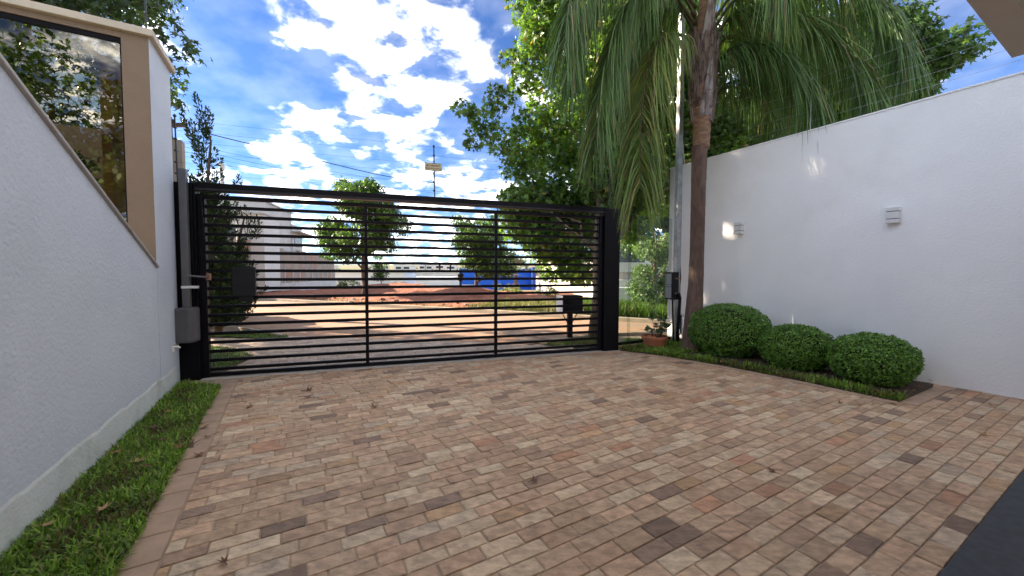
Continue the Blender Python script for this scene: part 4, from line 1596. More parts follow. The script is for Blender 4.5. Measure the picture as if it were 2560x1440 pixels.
sm = (s0 + s1) / 2; W_ = s1 - s0; H_ = z1 - z0
text_part('CUIDADO', H_ * .34, gate(sm + W_ * .04, .0148, z0 + H_ * .66), DG, Z, NG, 'sign_ink', sg)
text_part('CERCA ELETRÔNICA', H_ * .27, gate(sm, .0148, z0 + H_ * .28), DG, Z, NG, 'sign_ink', sg, xs_=.9)
g = G()
c = gate(s0 + W_ * .13, .0149, z0 + H_ * .66)
g.add([c - DG * .017 - Z * .014, c + DG * .017 - Z * .014, c + Z * .018], [(0, 1, 2)])
g.add([c - DG * .017 - Z * .014 + NG * -.001, c + DG * .017 - Z * .014 + NG * -.001, c + Z * .018 + NG * -.001], [(2, 1, 0)])
obj('hazard_triangle', g, 'sign_ink', sg)

rf = thing('electric_fence', 'pale electric fence rods and wires on top of the right wall', 'electric fence', RW + DA * 2 + Z * HR)
tops = []
for (ub, ut, vt) in ((2030, 2030, 195), (1713, 1702, 285)):
    b_ = onp(ub, 330, RW + DB * .1, DB); b_.z = HR + .02
    t_ = onp(ut, vt, RW + DB * .1, DB)
    b2 = Vector((t_.x, t_.y, HR + .02)) if ub == ut else b_
    g = G(); g.tube([b2, t_], .008, 6); obj('rod', g, 'white_plastic', rf)
    tops.append((b2, t_))
b2 = RW + DB * .1 - DA * 1.5 + Z * (HR + .02)
g = G(); g.tube([b2, b2 + Z * (tops[0][1].z - HR)], .008, 6); obj('rod', g, 'white_plastic', rf)
for i in range(5):
    f = .2 + .19 * i
    g = G(); g.tube([b2 + Z * (tops[0][1].z - HR) * f, tops[0][0].lerp(tops[0][1], f), tops[1][0].lerp(tops[1][1], f)], .0018, 4)
    obj('fence_wire', g, 'zinc', rf)

# rod on the coping of the stairwell building
cb = onp(392, 112, LW, DB); cb = Vector((cb.x, cb.y, HB + .07)) - DB * .08
cr = thing('electric_fence', 'dark electric fence rod on the coping above the brown facade', 'electric fence', cb)
g = G(); g.tube([cb, cb + Z * .8], .009, 6); r_ = obj('rod', g, 'insulator', cr)
for i in range(4):
    g = G(); g.tube([cb + Z * (.12 + .17 * i) - DA * .015, cb + Z * (.12 + .17 * i) + DA * .015], .014, 8); obj('insulator', g, 'insulator', r_)

# ------------------------------------------------------------------ fallen leaves
DRY = [(.20, .085, .035), (.30, .15, .06), (.14, .055, .03), (.36, .22, .11), (.10, .05, .035)]
spots = [(625, 1018, 'big reddish dry leaf on the pavers, nearest the left border by the gate'), (770, 978, 'dark curled leaf on the pavers below the left third of the gate'), (768, 995, 'pale curled leaf lying just in front of the dark one before the gate'),
         (935, 1020, 'small dark curled leaf on the pavers in front of the first mullion'), (520, 1095, 'dry leaf on the left border stones, lower of the pair'), (510, 1070, 'dry leaf on the left border stones, upper of the pair'),
         (472, 1118, 'rusty curled leaf where the left lawn meets the border'), (450, 1130, 'pale dry leaf at the lawn edge beside the rusty one'), (500, 1140, 'tiny dark leaf on the border stones below the rusty one'),
         (258, 1290, 'large orange brown leaf lying on the left lawn near the camera'), (385, 1080, 'orange leaf on the far half of the left lawn'), (405, 1112, 'small leaf in the middle of the left lawn'),
         (440, 1180, 'dark red leaf hanging over the border edge of the left lawn'), (350, 1165, 'pale leaf by the foot of the left wall'), (366, 1180, 'brown leaf in the left lawn next to the pale one'),
         (2240, 990, 'brown leaf in the heap at the corner of the planting bed'), (2205, 995, 'orange leaf in the heap at the corner of the planting bed'), (2275, 985, 'large pinkish leaf at the wall side of the planting bed corner'),
         (2300, 975, 'dry leaf against the wall beyond the nearest shrub'), (2180, 1015, 'red brown leaf on the border just below the planting bed corner'), (2080, 945, 'dry leaf in the bed between the middle and nearest shrubs'), (2140, 962, 'small dry leaf in the bed grass under the nearest shrub'),
         (1930, 1180, 'orange star shaped leaf lying alone on the right pavers'), (1490, 1155, 'dry leaf on the pavers in the middle of the drive'),
         (2460, 1090, 'dark leaf on the pavers near the right wall'), (2480, 1015, 'long dark leaf close to the right wall foot'), (2100, 1010, 'dry leaf on the pavers left of the bed corner'), (290, 1145, 'dry leaf half hidden by the left wall foot'), (420, 1040, 'brown leaf on the far end of the left lawn'),
         (120, 1330, 'dark leaf on the left lawn nearest the camera'), (395, 985 + 20, 'small leaf on the left lawn close to the gate post'), (2235, 1010, 'curled leaf lying on the tip of the planting bed'), (700, 985, 'tiny leaf on the pavers near the gate track'), (2150, 1012, 'thin leaf on the border stones below the nearest shrub'), (1335, 1205, 'small leaf on the pavers in front of the dark stones'), (560, 1410, 'dry twig like leaf on the pavers at the lower left')]
star_faces = [(0, 1 + 2 * ((i - 1) % 5) + 1, 1 + 2 * i, 1 + 2 * i + 1) for i in range(5)]
rr = random.Random(77)
for i, (u, v, lab) in enumerate(spots):
    p = gp(u, v)
    onlawn = inpoly((p.x, p.y), [(q.x, q.y) for q in lawnL]) or inpoly((p.x, p.y), BEDP2)
    zz_ = .042 if onlawn else .012
    sz = rr.uniform(.05, .085) * (1 if v < 1150 else .8)
    th = rr.uniform(0, 6.28); ca, sa = math.cos(th), math.sin(th)
    curl = rr.uniform(.25, .9)
    gg = G()
    for (x_, y_, z_) in star_v:
        r2 = x_ * x_ + y_ * y_
        y2 = y_ * (1 - .35 * curl)
        zc = curl * .55 * r2 * (1 if rr.random() < .8 else .2)
        gg.v.append(((ca * x_ - sa * y2) * sz, (sa * x_ + ca * y2) * sz, zc * sz))
    gg.f = list(star_faces)
    b0 = len(gg.v)
    gg.tube([(-.33 * ca * sz, -.33 * sa * sz, .1 * sz), (-1.1 * ca * sz, -1.1 * sa * sz, .25 * sz)], .002, 4)
    o = obj('fallen_leaf', gg, 'dry_leaf', smooth=False)
    o.location = (p.x, p.y, zz_)
    settint(o, DRY[rr.randrange(len(DRY))])
    tagit(o, lab, 'leaf', 'fallen dry leaves')

# ------------------------------------------------------------------ house over the camera
hs = thing('house', 'house roof edge with taupe soffit reaching in at the upper right corner', 'house', (3.0, 0, 0))
HC = gp(2530, 145, 3.0)                                                # soffit corner
g = G(); g.box(HC, DB, DA, Z, (-7.4, -.15, 0), (0, 0, .42)); obj('front_beam', g, 'soffit', hs)
g = G(); g.box(HC, DB, DA, Z, (-.15, -6, .001), (-.001, -.151, .42)); obj('side_beam', g, 'soffit', hs)
g = G(); g.box(HC, DB, DA, Z, (-7.4, -6, .30), (-.151, -.751, .42)); obj('bounce_ceiling', g, 'wall_white', hs)  # unseen ceiling, made white to bounce more light onto the drive
g = G(); g.box(HC, DB, DA, Z, (-7.4, -.75, .10), (-.152, -.152, .42)); obj('shutter_housing', g, 'dark_ceiling', hs)
g = G(); g.box(HC, DB, DA, Z, (-7.4, -6.2, -3.0), (0, -6.001, .42)); obj('back_wall', g, 'wall_lightgrey', hs)
g = G(); g.box(HC, DB, DA, Z, (-7.4, -6.2, .421), (.0, 0, .5)); obj('roof', g, 'concrete', hs)

# ------------------------------------------------------------------ lot of red earth across the street
CU, CO = Vector((.894, -.449, 0)), Vector((.449, .894, 0))              # along / away from the far kerb
KP = Vector((-2.71, 13.62, 0))


def soil_h(u, v):
    base = .06 + .10 * min(1, v / 2)
    m1 = .50 * math.exp(-((u + 6.0) / 3.0) ** 2 - ((v - 5.2) / 1.7) ** 2)
    m2 = .42 * math.exp(-((u + 1.6) / 1.8) ** 2 - ((v - 4.8) / 1.4) ** 2)
    m3 = .35 * math.exp(-((u + 10) / 3.5) ** 2 - ((v - 6.5) / 1.8) ** 2)
    nz_ = mnoise.noise(Vector((u * 1.1, v * 1.1, 0))) * .09 + mnoise.noise(Vector((u * 3.2, v * 3.2, 5))) * .05
    edge = min(1, max(0, (v - .15) / .8)) * min(1, max(0, (2.6 - u) / 1.2))
    return -.02 + (base + m1 + m2 + m3 + nz_) * edge


g = G()
NU, NV = 130, 56
for j in range(NV + 1):
    for i in range(NU + 1):
        u, v = -30 + 32.8 * i / NU, .16 + 12 * j / NV
        p = KP + CU * u + CO * v
        g.v.append((p.x, p.y, soil_h(u, v) + gz(p.x, p.y) * (1 if p.y > 24 else 0)))
for j in range(NV):
    for i in range(NU):
        a = j * (NU + 1) + i
        g.f.append((a, a + 1, a + NU + 2, a + NU + 1))
tagit(obj('red_earth_lot', g, 'red_soil', smooth=True), kind='structure')
# verge on the right half of the far side
g = G()
for j in range(9):
    for i in range(31):
        u, v = 1.6 + 12 * i / 30, .15 + 6 * j / 8
        p = KP + CU * u + CO * v
        g.v.append((p.x, p.y, .02 + .10 * min(1, v) + .05 * mnoise.noise(Vector((u, v, 2)))))
for j in range(8):
    for i in range(30):
        a = j * 31 + i
        g.f.append((a, a + 1, a + 32, a + 31))
tagit(obj('far_verge', g, 'lawn_far', smooth=True), kind='structure')


def verge(name, label, u0, u1, v0, v1, n, L, cols, seed, z=.10, W=.02, lean=.5):
    poly = [KP + CU * u0 + CO * v0, KP + CU * u1 + CO * v0, KP + CU * u1 + CO * v1, KP + CU * u0 + CO * v1]
    return grass(name, label, [(p.x, p.y) for p in poly], n, L, W, z, cols, seed, lean)


verge('verge_weeds', 'dry yellowish weeds and grass along the far kerb', 1.2, 5.2, .2, 3.4, 5200, .20, [(.17, .16, .05), (.12, .15, .04), (.22, .17, .07), (.08, .12, .03)], 31)
verge('tall_grass', 'bright green tall grass on the far verge behind the right gate post', 4.6, 8.4, .25, 2.6, 8000, .36, [(.07, .135, .016), (.085, .165, .02), (.055, .105, .014)], 32, W=.016, lean=.42)
verge('lot_weeds', 'sparse weeds at the kerb edge of the red earth lot', -8, 1.2, .2, 1.2, 700, .12, [(.14, .15, .04), (.2, .16, .07)], 33, z=.04)
rr = random.Random(8)
for i in range(26):
    u, v = rr.uniform(-9, 1.2), rr.uniform(.3, 1.6)
    p = KP + CU * u + CO * v
    s_ = rr.uniform(.04, .12)
    g = G(); g.sphere((0, 0, 0), (s_ * 1.3, s_, s_ * .7), 7, 5)
    g.v = [tuple(Vector(q) * (1 + .25 * mnoise.noise(Vector(q) * 14 + Vector((i, 0, 0))))) for q in g.v]
    o = obj('clod', g, 'red_soil' if rr.random() < .6 else 'kerb')
    o.location = (p.x, p.y, soil_h(u, v) + s_ * .3)
    tagit(o, 'lump of earth or rubble at the edge of the red lot', 'rubble', 'lumps of earth along the far kerb')

# ------------------------------------------------------------------ trees
def A3(u, v, D):
    return tuple(at(u, v, D))


# sweetgum at the right of the gate
ell = [(A3(1480, 330, 10.0), (1.9, 1.6, 1.5)), (A3(1560, 100, 10.2), (2.2, 1.7, 1.7)), (A3(1600, 420, 10.2), (1.8, 1.5, 1.4)),
       (A3(1400, 560, 9.6), (1.2, 1.1, .75)), (A3(1330, 470, 9.4), (.7, .8, .7)), (A3(1650, 250, 10.6), (1.9, 1.5, 1.8)), (A3(1470, 630, 9.4), (.7, .8, .6)), (A3(1380, 90, 9.8), (.95, .9, 1.0)), (A3(1620, 520, 10.4), (1.1, 1.0, .8)), (A3(1420, 610, 9.3), (.9, .7, .6)), (A3(1350, 560, 9.3), (.6, .6, .5)), (A3(1540, 430, 8.2), (.6, .5, .7)), (A3(1570, 280, 8.2), (.7, .5, .7))]
cl = fill(ell, 190, .42, .70, 2)
for (u, v, r_) in ((1160, 275, .30), (1210, 300, .42), (1250, 245, .40), (1190, 350, .33), (1260, 350, .5), (1310, 200, .42), (1290, 420, .42), (1330, 300, .5), (1340, 60, .42), (1320, -30, .5), (1400, -60, .6),
                   (1300, 500, .36), (1270, 140, .25), (1450, 690, .3), (1400, 640, .35), (1370, 690, .22), (1480, 560, .4), (1300, 560, .3), (1285, 480, .3), (1380, 450, .5), (1430, 470, .5), (1330, 435, .42), (1300, 400, .4), (1480, 480, .5), (1400, 380, .5)):
    cl.append((np.array(A3(u, v, 9.2)), (r_, r_, r_ * .8)))
for (u, v, r_) in ((1490, 40, .5), (1510, 130, .5), (1560, 60, .5), (1600, 150, .5), (1520, 220, .5), (1620, 40, .45), (1660, 120, .4), (1560, 180, .45), (1640, 200, .4)):
    cl.append((np.array(A3(u, v, 8.1)), (r_, r_ * .8, r_ * .8)))
tree('sweetgum_tree', 'large leafy sweetgum tree behind the right end of the gate', (1.76, 8.0, 0), 8.0, .13, cl, 70000, .11, 'star', LIQ, 5, bark='bark_pale', gold=.03, limbs=40, top=(1.95, 8.6, 8.2), hang=.9)
# trees beyond the right wall
ell = [(A3(1880, 200, 10.5), (1.7, 1.5, 2.2)), (A3(2060, 180, 10.5), (2.0, 1.5, 1.9)), (A3(2220, 190, 10.3), (1.2, 1.2, 1.5)), (A3(1980, 300, 10.0), (1.6, 1.0, .9)), (A3(2130, 270, 10.0), (1.4, 1.0, .9))]
cl = fill(ell, 95, .42, .75, 9) + [(np.array(A3(u, v, 10.2)), (r_, r_, r_ * .8)) for u, v, r_ in ((2320, 190, .38), (2290, 120, .42), (2270, 40, .4), (2330, 215, .22), (2300, 240, .35))]
tree('sweetgum_tree', 'dark leafy tree beyond the right wall with its crown behind the palm fronds', (8.3, 10.6, 0), 7.5, .16, cl, 34000, .125, 'star', DARKG, 6, limbs=26, hang=.8)
ell = [(A3(1790, 360, 9.6), (.9, .8, .9)), (A3(1840, 330, 9.8), (.8, .8, .8))]
tree('sweetgum_tree', 'leafy tree peeping over the right wall just beside the palm trunk', (5.6, 10.4, 0), 4.6, .10, fill(ell, 26, .38, .6, 12), 7000, .11, 'star', LIQ, 7, limbs=12, hang=.8, gold=.04)
# young tree seen through the glass screen
ell = [(A3(1640, 640, 12.2), (.62, .6, .75)), (A3(1620, 710, 12.1), (.55, .5, .5)), (A3(1660, 750, 12.1), (.40, .4, .3))]
tb = gp(1645, 800)
tree('young_tree', 'bushy young tree with pale leaves seen through the glass screen', (4.45, 11.9, 0), 2.6, .09, fill(ell, 40, .22, .36, 14), 9000, .07, 'quad', [(.11, .18, .06), (.14, .21, .08), (.08, .14, .045)], 8, bark='bark_pale', limbs=10)
ell = [(A3(1600, 570, 14.5), (1.5, 1.0, 1.0)), (A3(1660, 520, 14.5), (1.2, 1.0, 1.0))]
tree('sweetgum_tree', 'dark tree above the modern house, seen through the glass screen', (6.0, 15.2, 0), 3.8, .12, fill(ell, 30, .45, .7, 16), 8000, .13, 'quad', DARKG, 17, limbs=12, hang=.8)
# street trees on the far side
ell = [(A3(905, 570, 18.7), (1.75, 1.7, 1.3)), (A3(860, 620, 18.6), (.9, .9, .6)), (A3(900, 500, 18.7), (1.2, 1.2, .9)), (A3(960, 560, 18.7), (1.0, 1.0, 1.0))]
cl = fill(ell, 70, .38, .6, 21) + [(np.array(A3(u, v, 18.7)), (.3, .3, .35)) for u, v in ((857, 462), (925, 458), (900, 470), (950, 478))]
tree('street_tree', 'round crowned street tree on the red lot, seen left of the first gate mullion', (-7.25, 18.7, .1), 4.2, .15, cl, 26000, .12, 'quad', LIQS, 22, group='street trees across the road', limbs=18, hang=.8)
ell = [(A3(1195, 610, 19.8), (1.3, 1.3, 1.2)), (A3(1230, 660, 19.7), (1.1, 1.0, .6)), (A3(1160, 560, 19.8), (.6, .6, .7))]
tree('street_tree', 'round crowned street tree seen beside the second gate mullion, before the blue building', (-1.86, 19.8, .1), 3.2, .12, fill(ell, 60, .36, .58, 23), 20000, .115, 'quad', LIQS, 24, group='street trees across the road', limbs=16, hang=.8)
# narrow cypress-like trunk of ivy next to the first street tree
ell = [(A3(952, 690, 24), (.33, .33, .55)), (A3(955, 655, 24), (.38, .35, .45))]
tree('columnar_shrub', 'narrow dark columnar shrub behind the first street tree', (-8.2, 24, -.1), 1.6, .05, fill(ell, 14, .22, .3, 25), 1800, .09, 'quad', DARKG, 26, limbs=4)

# big trees outside on the left; their hidden crowns shaped to shade the drive
ell = [((-12.2, 9.4, 7.6), (2.2, 2.6, 3.9)), ((-12.4, 9.8, 10.8), (1.9, 2.3, 1.6)), ((-11.2, 7.2, 4.9), (1.5, 1.3, 1.9)), ((-13.0, 12.2, 10.6), (1.4, 1.5, 1.9)), ((-12.4, 9.4, 11.6), (2.0, 2.6, 1.6)), ((-12.6, 8.4, 13.2), (1.8, 3.0, 1.2)), ((-12.0, 7.0, 8.2), (1.6, 1.6, 2.2))]
cl = fill(ell, 185, .75, 1.2, 31)
for (u, v, D, r_) in ((330, 20, 9.2, .6), (400, 60, 9.0, .5), (440, 110, 8.9, .42), (480, 130, 8.9, .33), (505, 150, 8.9, .17), (440, 165, 8.9, .3), (365, -40, 9.0, .6), (428, 250, 9.0, .24), (455, 268, 9.0, .14), (420, 340, 9.0, .2), (440, 390, 9.0, .16), (425, 430, 9.0, .24), (300, 60, 9.2, .5)):
    cl.append((np.array(A3(u, v, D)), (r_, r_, r_ * .75)))
tree('sweetgum_tree', 'dark leafy tree rising behind the brown facade at upper left', (-12.4, 9.6, 0), 10.0, .2, cl, 48000, .15, 'star', [(.03, .06, .022), (.04, .078, .025), (.024, .048, .02), (.05, .095, .028)], 33, limbs=45, hang=.8, shell=.35)
ell = [((-14.2, 10.2, 10.5), (2.2, 2.4, 2.4)), ((-14.2, 6.6, 8.0), (2.4, 2.4, 3.6)), ((-13.8, 4.2, 6.5), (2.2, 2.4, 3.4))]
tree('sweetgum_tree', 'unseen second tree added behind the brown facade to shade the drive', (-14, 7.0, 0), 9, .2, fill(ell, 80, .9, 1.3, 35), 16000, .2, 'quad', DARKG, 36, limbs=30, shell=.3)


# flame-shaped junipers
def juniper(name, label, base, top, width, nplume, seed, extra=()):
    base, top = Vector(base), Vector(top)
    t = thing(name, label, 'conifer', base)
    rng = np.random.default_rng(seed)
    rr = random.Random(seed)
    H = top.z - base.z
    g = G()
    n = 10
    spine = [base.lerp(top, i / n) + Vector((.10 * math.sin(i * .9), .06 * math.sin(i * 1.3 + 1), 0)) * (0 < i < n) for i in range(n + 1)]
    g.tube(spine, [.075 * (1 - .9 * i / n) + .006 for i in range(n + 1)], 8)
    V, C = [], []
    pl = []
    for i in range(nplume):
        f = rr.random() ** 1.2 * .64 + .02
        k_ = f * n; a = int(min(k_, n - 1)); p = spine[a].lerp(spine[a + 1], k_ - a)
        th = rr.uniform(0, 6.283)
        w = width * (np.interp(f, [0, .06, .2, .5, .62, .8, 1], [.6, .95, 1.0, .74, .36, .26, .08]))
        out = Vector((math.cos(th), math.sin(th), 0))
        s0_ = p + out * w * rr.uniform(.1, .72)
        d = (out * rr.uniform(.3, .75) + Z * rr.uniform(.7, 1.2)).normalized()
        pl.append((s0_, d, rr.uniform(.3, .6) * (1.1 - .3 * f), rr.uniform(.04, .07) * (1.1 - .55 * f), p))
    for (s0_, d, L, r_) in extra:
        pl.append((Vector(s0_), Vector(d).normalized(), L, r_, Vector(s0_)))
    for (s0_, d, L, r_, p) in pl:
        g.tube([p, s0_, s0_ + d * L * .7], [.010, .008, .003], 4, cap=False)
        m = int(70 * L / .4)
        tt_ = rng.uniform(0, 1, m)
        rad = r_ * np.sin(np.pi * np.clip(tt_ * .85 + .13, 0, 1)) ** .8 * rng.uniform(.3, 1.0, m)
        a1 = d.orthogonal().normalized(); a2 = d.cross(a1)
        ph = rng.uniform(0, 6.283, m)
        D_, A1, A2 = np.array(d), np.array(a1), np.array(a2)
        outv = np.cos(ph)[:, None] * A1 + np.sin(ph)[:, None] * A2
        P = np.array(s0_) + D_ * (tt_ * L)[:, None] + outv * rad[:, None]
        tip = D_ * .85 + outv * .55 + rng.normal(size=(m, 3)) * .15
        tip /= np.linalg.norm(tip, axis=1)[:, None]
        nr = np.cross(tip, rng.normal(size=(m, 3))); nr /= np.linalg.norm(nr, axis=1)[:, None]
        sz = rng.uniform(.06, .10, m)
        q = P[:, None, :] + np.array([(0, 0), (.45, .17), (1.0, 0), (.45, -.17)])[None, :, 0:1] * (sz[:, None] * tip)[:, None, :] + np.array([0, .17, 0, -.17])[None, :, None] * (sz[:, None] * nr)[:, None, :]
        V.append(q.reshape(-1, 3))
        base_c = np.array([(.022, .045, .016), (.032, .06, .02), (.016, .032, .014), (.05, .085, .024)])[rng.choice(4, m)]
        C.append(np.repeat(base_c, 4, axis=0))
    obj('trunk', g, 'bark', t, smooth=True)
    V = np.vstack(V); C = np.vstack(C)
    F = np.arange(len(V)).reshape(-1, 4)
    npmesh('foliage', V, F, 'conifer', t, C)
    return t


jb = gp(545, 830)
ex = []
for (u, v, u2, v2, L, r_) in ((515, 340, 488, 232, .9, .05), (512, 345, 518, 270, .55, .045), (508, 330, 494, 285, .5, .04), (520, 350, 528, 285, .5, .045), (500, 360, 478, 300, .7, .05),
                              (490, 380, 455, 290, .9, .03), (500, 385, 470, 310, .8, .05), (520, 420, 553, 400, .35, .05), (515, 400, 485, 350, .5, .06), (530, 440, 500, 420, .4, .06), (512, 380, 520, 320, .5, .05), (506, 395, 496, 345, .5, .05), (525, 410, 540, 372, .4, .045), (518, 440, 508, 395, .5, .06), (532, 455, 552, 425, .35, .06), (508, 425, 486, 385, .5, .055), (522, 470, 535, 430, .4, .07), (515, 475, 495, 435, .4, .07), (540, 470, 556, 440, .35, .06)):
    a, b = at(u, v, jb.y), at(u2, v2, jb.y)
    ex.append((a, b - a, (b - a).length, r_ * 1.3))
juniper('juniper_tree', 'tall dark flame shaped conifer rising above the left end of the gate', jb, at(512, 300, jb.y), .50, 270, 41, ex)
jb2 = at(592, 800, 9.6); jb2.z = 0
ex = []
for (u, v, u2, v2) in ((592, 560, 590, 500), (620, 585, 615, 515), (635, 590, 645, 540), (600, 590, 572, 520), (590, 470, 598, 441), (583, 480, 597, 447), (640, 600, 650, 560), (625, 600, 632, 550)):
    a, b = at(u, v, 9.6), at(u2, v2, 9.6)
    ex.append((a, b - a, (b - a).length, .09))
juniper('juniper_tree', 'smaller conifer with loose upright tufts behind the tall one', jb2, at(600, 520, 9.6), .36, 110, 43, ex)
# garden shrubs round the junipers
ell = [(A3(540, 670, 9.3), (.5, .5, .35)), (A3(530, 730, 9.2), (.5, .4, .4)), (A3(575, 760, 9.4), (.35, .3, .3))]
tree('garden_shrub', 'yellow green leafy shrub below the tall conifer', (-7.1, 9.4, 0), .9, .03, fill(ell, 16, .18, .3, 45), 2600, .07, 'quad', [(.12, .17, .035), (.09, .14, .03), (.15, .18, .05)], 46, limbs=8)
ell = [(A3(1170, 735, 22), (.35, .3, .25)), (A3(1205, 740, 18.5), (.3, .3, .2))]
tree('garden_shrub', 'low bright green bush beside the lamp post across the street', (-2.3, 21.5, 0), .5, .02, fill(ell, 8, .16, .26, 47), 900, .09, 'quad', [(.15, .22, .04), (.12, .18, .03)], 48, limbs=4)
ell = [(A3(1290, 738, 22), (1.5, .8, .35)), (A3(1250, 730, 30), (2.0, .8, .5)), (A3(1370, 735, 20), (.8, .6, .3))]
tree('hedge', 'wild yellow green hedge in front of the blue building', (.3, 23, -.1), .7, .03, fill(ell, 26, .3, .5, 49), 3600, .12, 'quad', [(.14, .18, .05), (.19, .20, .07), (.10, .14, .04)], 50, limbs=10)
ell = [(A3(865, 712, 26), (.7, .5, .35))]
tree('garden_shrub', 'small round bush by the end of the stained retaining wall', (-11.3, 26, 0), .6, .03, fill(ell, 8, .25, .36, 51), 1100, .09, 'quad', [(.11, .17, .04), (.08, .13, .03)], 52, limbs=4)

# fan palm in front of the blue building
fb = at(1290, 722, 26)
fp = thing('fan_palm', 'grey green fan palm in front of the blue building', 'palm', (fb.x, fb.y, .0))
g = G(); g.tube([(fb.x, fb.y, -.3), (fb.x, fb.y, 1.2)], [.16, .12], 8); obj('trunk', g, 'bark', fp)
rr = random.Random(3)
ctr = Vector((fb.x, fb.y, 1.25))
for i in range(22):
    th, el = rr.uniform(0, 6.28), rr.uniform(-.35, 1.2)
    d = Vector((math.cos(th) * math.cos(el), math.sin(th) * math.cos(el), math.sin(el)))
    c = ctr + d * rr.uniform(.55, .85)
    sd = d.cross(Z).normalized(); up = sd.cross(d)
    g = G()
    g.tube([ctr, c], .015, 4, cap=False)
    for k_ in range(-6, 7):
        a = k_ * .2
        e = c + (d * math.cos(a) + sd * math.sin(a)) * .62 - Z * .10 * abs(k_) / 6
        w = up.cross(e - c).normalized() * .035
        m_ = c.lerp(e, .55)
        g.add([c, m_ + w, e, m_ - w], [(0, 1, 2, 3)])
    o = obj('fan_leaf', g, 'conifer', fp); settint(o, (.17 + rr.uniform(-.03, .03), .21 + rr.uniform(-.03, .03), .15))

# ------------------------------------------------------------------ buildings across the street
def face_box(name, label, cat, u0, u1, vtop, vbase, D, depth, m, wins=(), group=None, roof=None, D1=None, wm='dark_window', zb=None):
    """block whose front runs between two image columns at distances D (left) and D1 (right)"""
    D1 = D if D1 is None else D1
    a, b = at(u0, 681, D), at(u1, 681, D1)
    a.z = b.z = 0
    ax = (b - a).normalized(); Lx = (b - a).length
    ay = Vector((-ax.y, ax.x, 0))
    zt = at(u0, vtop, D).z; z0 = at(u0, vbase, D).z if zb is None else zb
    t = thing(name, label, cat, (a.x, a.y, z0), group)
    g = G(); g.box(a, ax, ay, Z, (0, 0, z0 - .5), (Lx, depth, zt)); obj('wall', g, m, t)
    if roof:
        g = G(); g.box(a, ax, ay, Z, (-.02 * Lx, -.02 * Lx, zt), (Lx * 1.02, depth + .3, zt + (zt - z0) * .06)); obj('roof', g, roof, t)
    for (x0, x1, y0, y1) in wins:
        h = zt - z0
        g = G(); g.box(a, ax, ay, Z, (x0 * Lx, -.012 * D / 10, z0 + y0 * h), (x1 * Lx, .02, z0 + y1 * h)); w = obj('window', g, wm, t)
        e = .004 * D
        g = G(); g.box(a, ax, ay, Z, (x0 * Lx - e, -.006 * D / 10, z0 + y0 * h - e), (x1 * Lx + e, .0, z0 + y1 * h + e)); obj('frame', g, 'wall_white', w)
    return t, a, ax, ay, zt, z0


# grey building on the left
gb = thing('grey_building', 'stepped pale grey building behind the stained retaining wall', 'building', tuple(at(640, 715, 24)))
wd = Vector((-.245, .97, 0)).normalized(); wr = Vector((wd.y, -wd.x, 0))   # along its side, and its right hand
c0 = at(664, 681, 24.0); c0.z = 0
g = G(); g.box(c0, wd, wr, Z, (0, -9, 0.2), (5.4, 0, at(668, 503, 24.0).z)); obj('main_block', g, 'wall_grey', gb)
c1 = at(732, 681, 29.0); c1.z = 0
g = G(); g.box(c1, wd, wr, Z, (.0, -6, 0.2), (2.6, .02, at(732, 560, 29.0).z)); obj('rear_block', g, 'wall_grey', gb)
c2 = at(660, 681, 21.5); c2.z = 0
g = G(); g.box(c2, wd, wr, Z, (0, -8, .2), (2.5, .05, at(660, 536, 21.5).z)); obj('front_block', g, 'wall_lightgrey', gb)
g = G(); g.box(c0, wd, wr, Z, (-.1, -9.1, at(668, 503, 24.0).z), (5.5, .08, at(668, 503, 24.0).z + .10)); obj('parapet_cap', g, 'pole_concrete', gb)
g = G(); g.box(c2, wd, wr, Z, (-.1, -8.1, at(660, 536, 21.5).z), (2.5, .13, at(660, 536, 21.5).z + .08)); obj('parapet_cap', g, 'pole_concrete', gb)
g = G(); g.box(c1, wd, wr, Z, (.5, .021, at(745, 615, 29).z), (1.8, .05, at(745, 588, 29).z)); obj('window', g, 'dark_window', gb)
g = G(); g.box(c1, wd, wr, Z, (-.1, .03, at(732, 580, 29.0).z), (3.6, .6, at(732, 577, 29.0).z)); obj('eave', g, 'pole_concrete', gb)
g = G(); g.box(c2, wd, wr, Z, (-.05, -2.2, at(640, 600, 21.5).z), (-.01, -1.2, at(640, 570, 21.5).z)); obj('window', g, 'dark_window', gb)

rwl = thing('retaining_wall', 'long stained concrete and brick retaining wall on the left lot', 'wall', tuple(at(700, 718, 28)))
ra, rb = at(560, 681, 18.5), at(836, 681, 40)
ra.z = rb.z = 0
rdx = (rb - ra).normalized(); rn = Vector((-rdx.y, rdx.x, 0)); RL = (rb - ra).length
nb = 14
for i in range(nb):
    s0, s1 = RL * i / nb, RL * (i + 1) / nb
    f0 = (s0 / RL)
    hz_ = at(600, 595, 20).z * (1 - .12 * f0) - (.12 if i in (4, 5, 6) else 0)
    g = G(); g.box(ra, rdx, rn, Z, (s0 + .02, 0, -1.6 * f0 - .2), (s1 - .02, .25, hz_ + .05 * math.sin(i * 2.1)))
    obj('panel', g, 'retaining', rwl)
    g = G(); g.box(ra, rdx, rn, Z, (s1 - .05, -.07, -1.6 * f0 - .2), (s1 + .05, .20, hz_ * .55)); obj('pilaster', g, 'wall_grey', rwl)
g = G(); g.box(ra, rdx, -rn, Z, (RL * .3, .05, -1.2), (RL, .22, .55)); obj('footing', g, 'wall_grey', rwl)

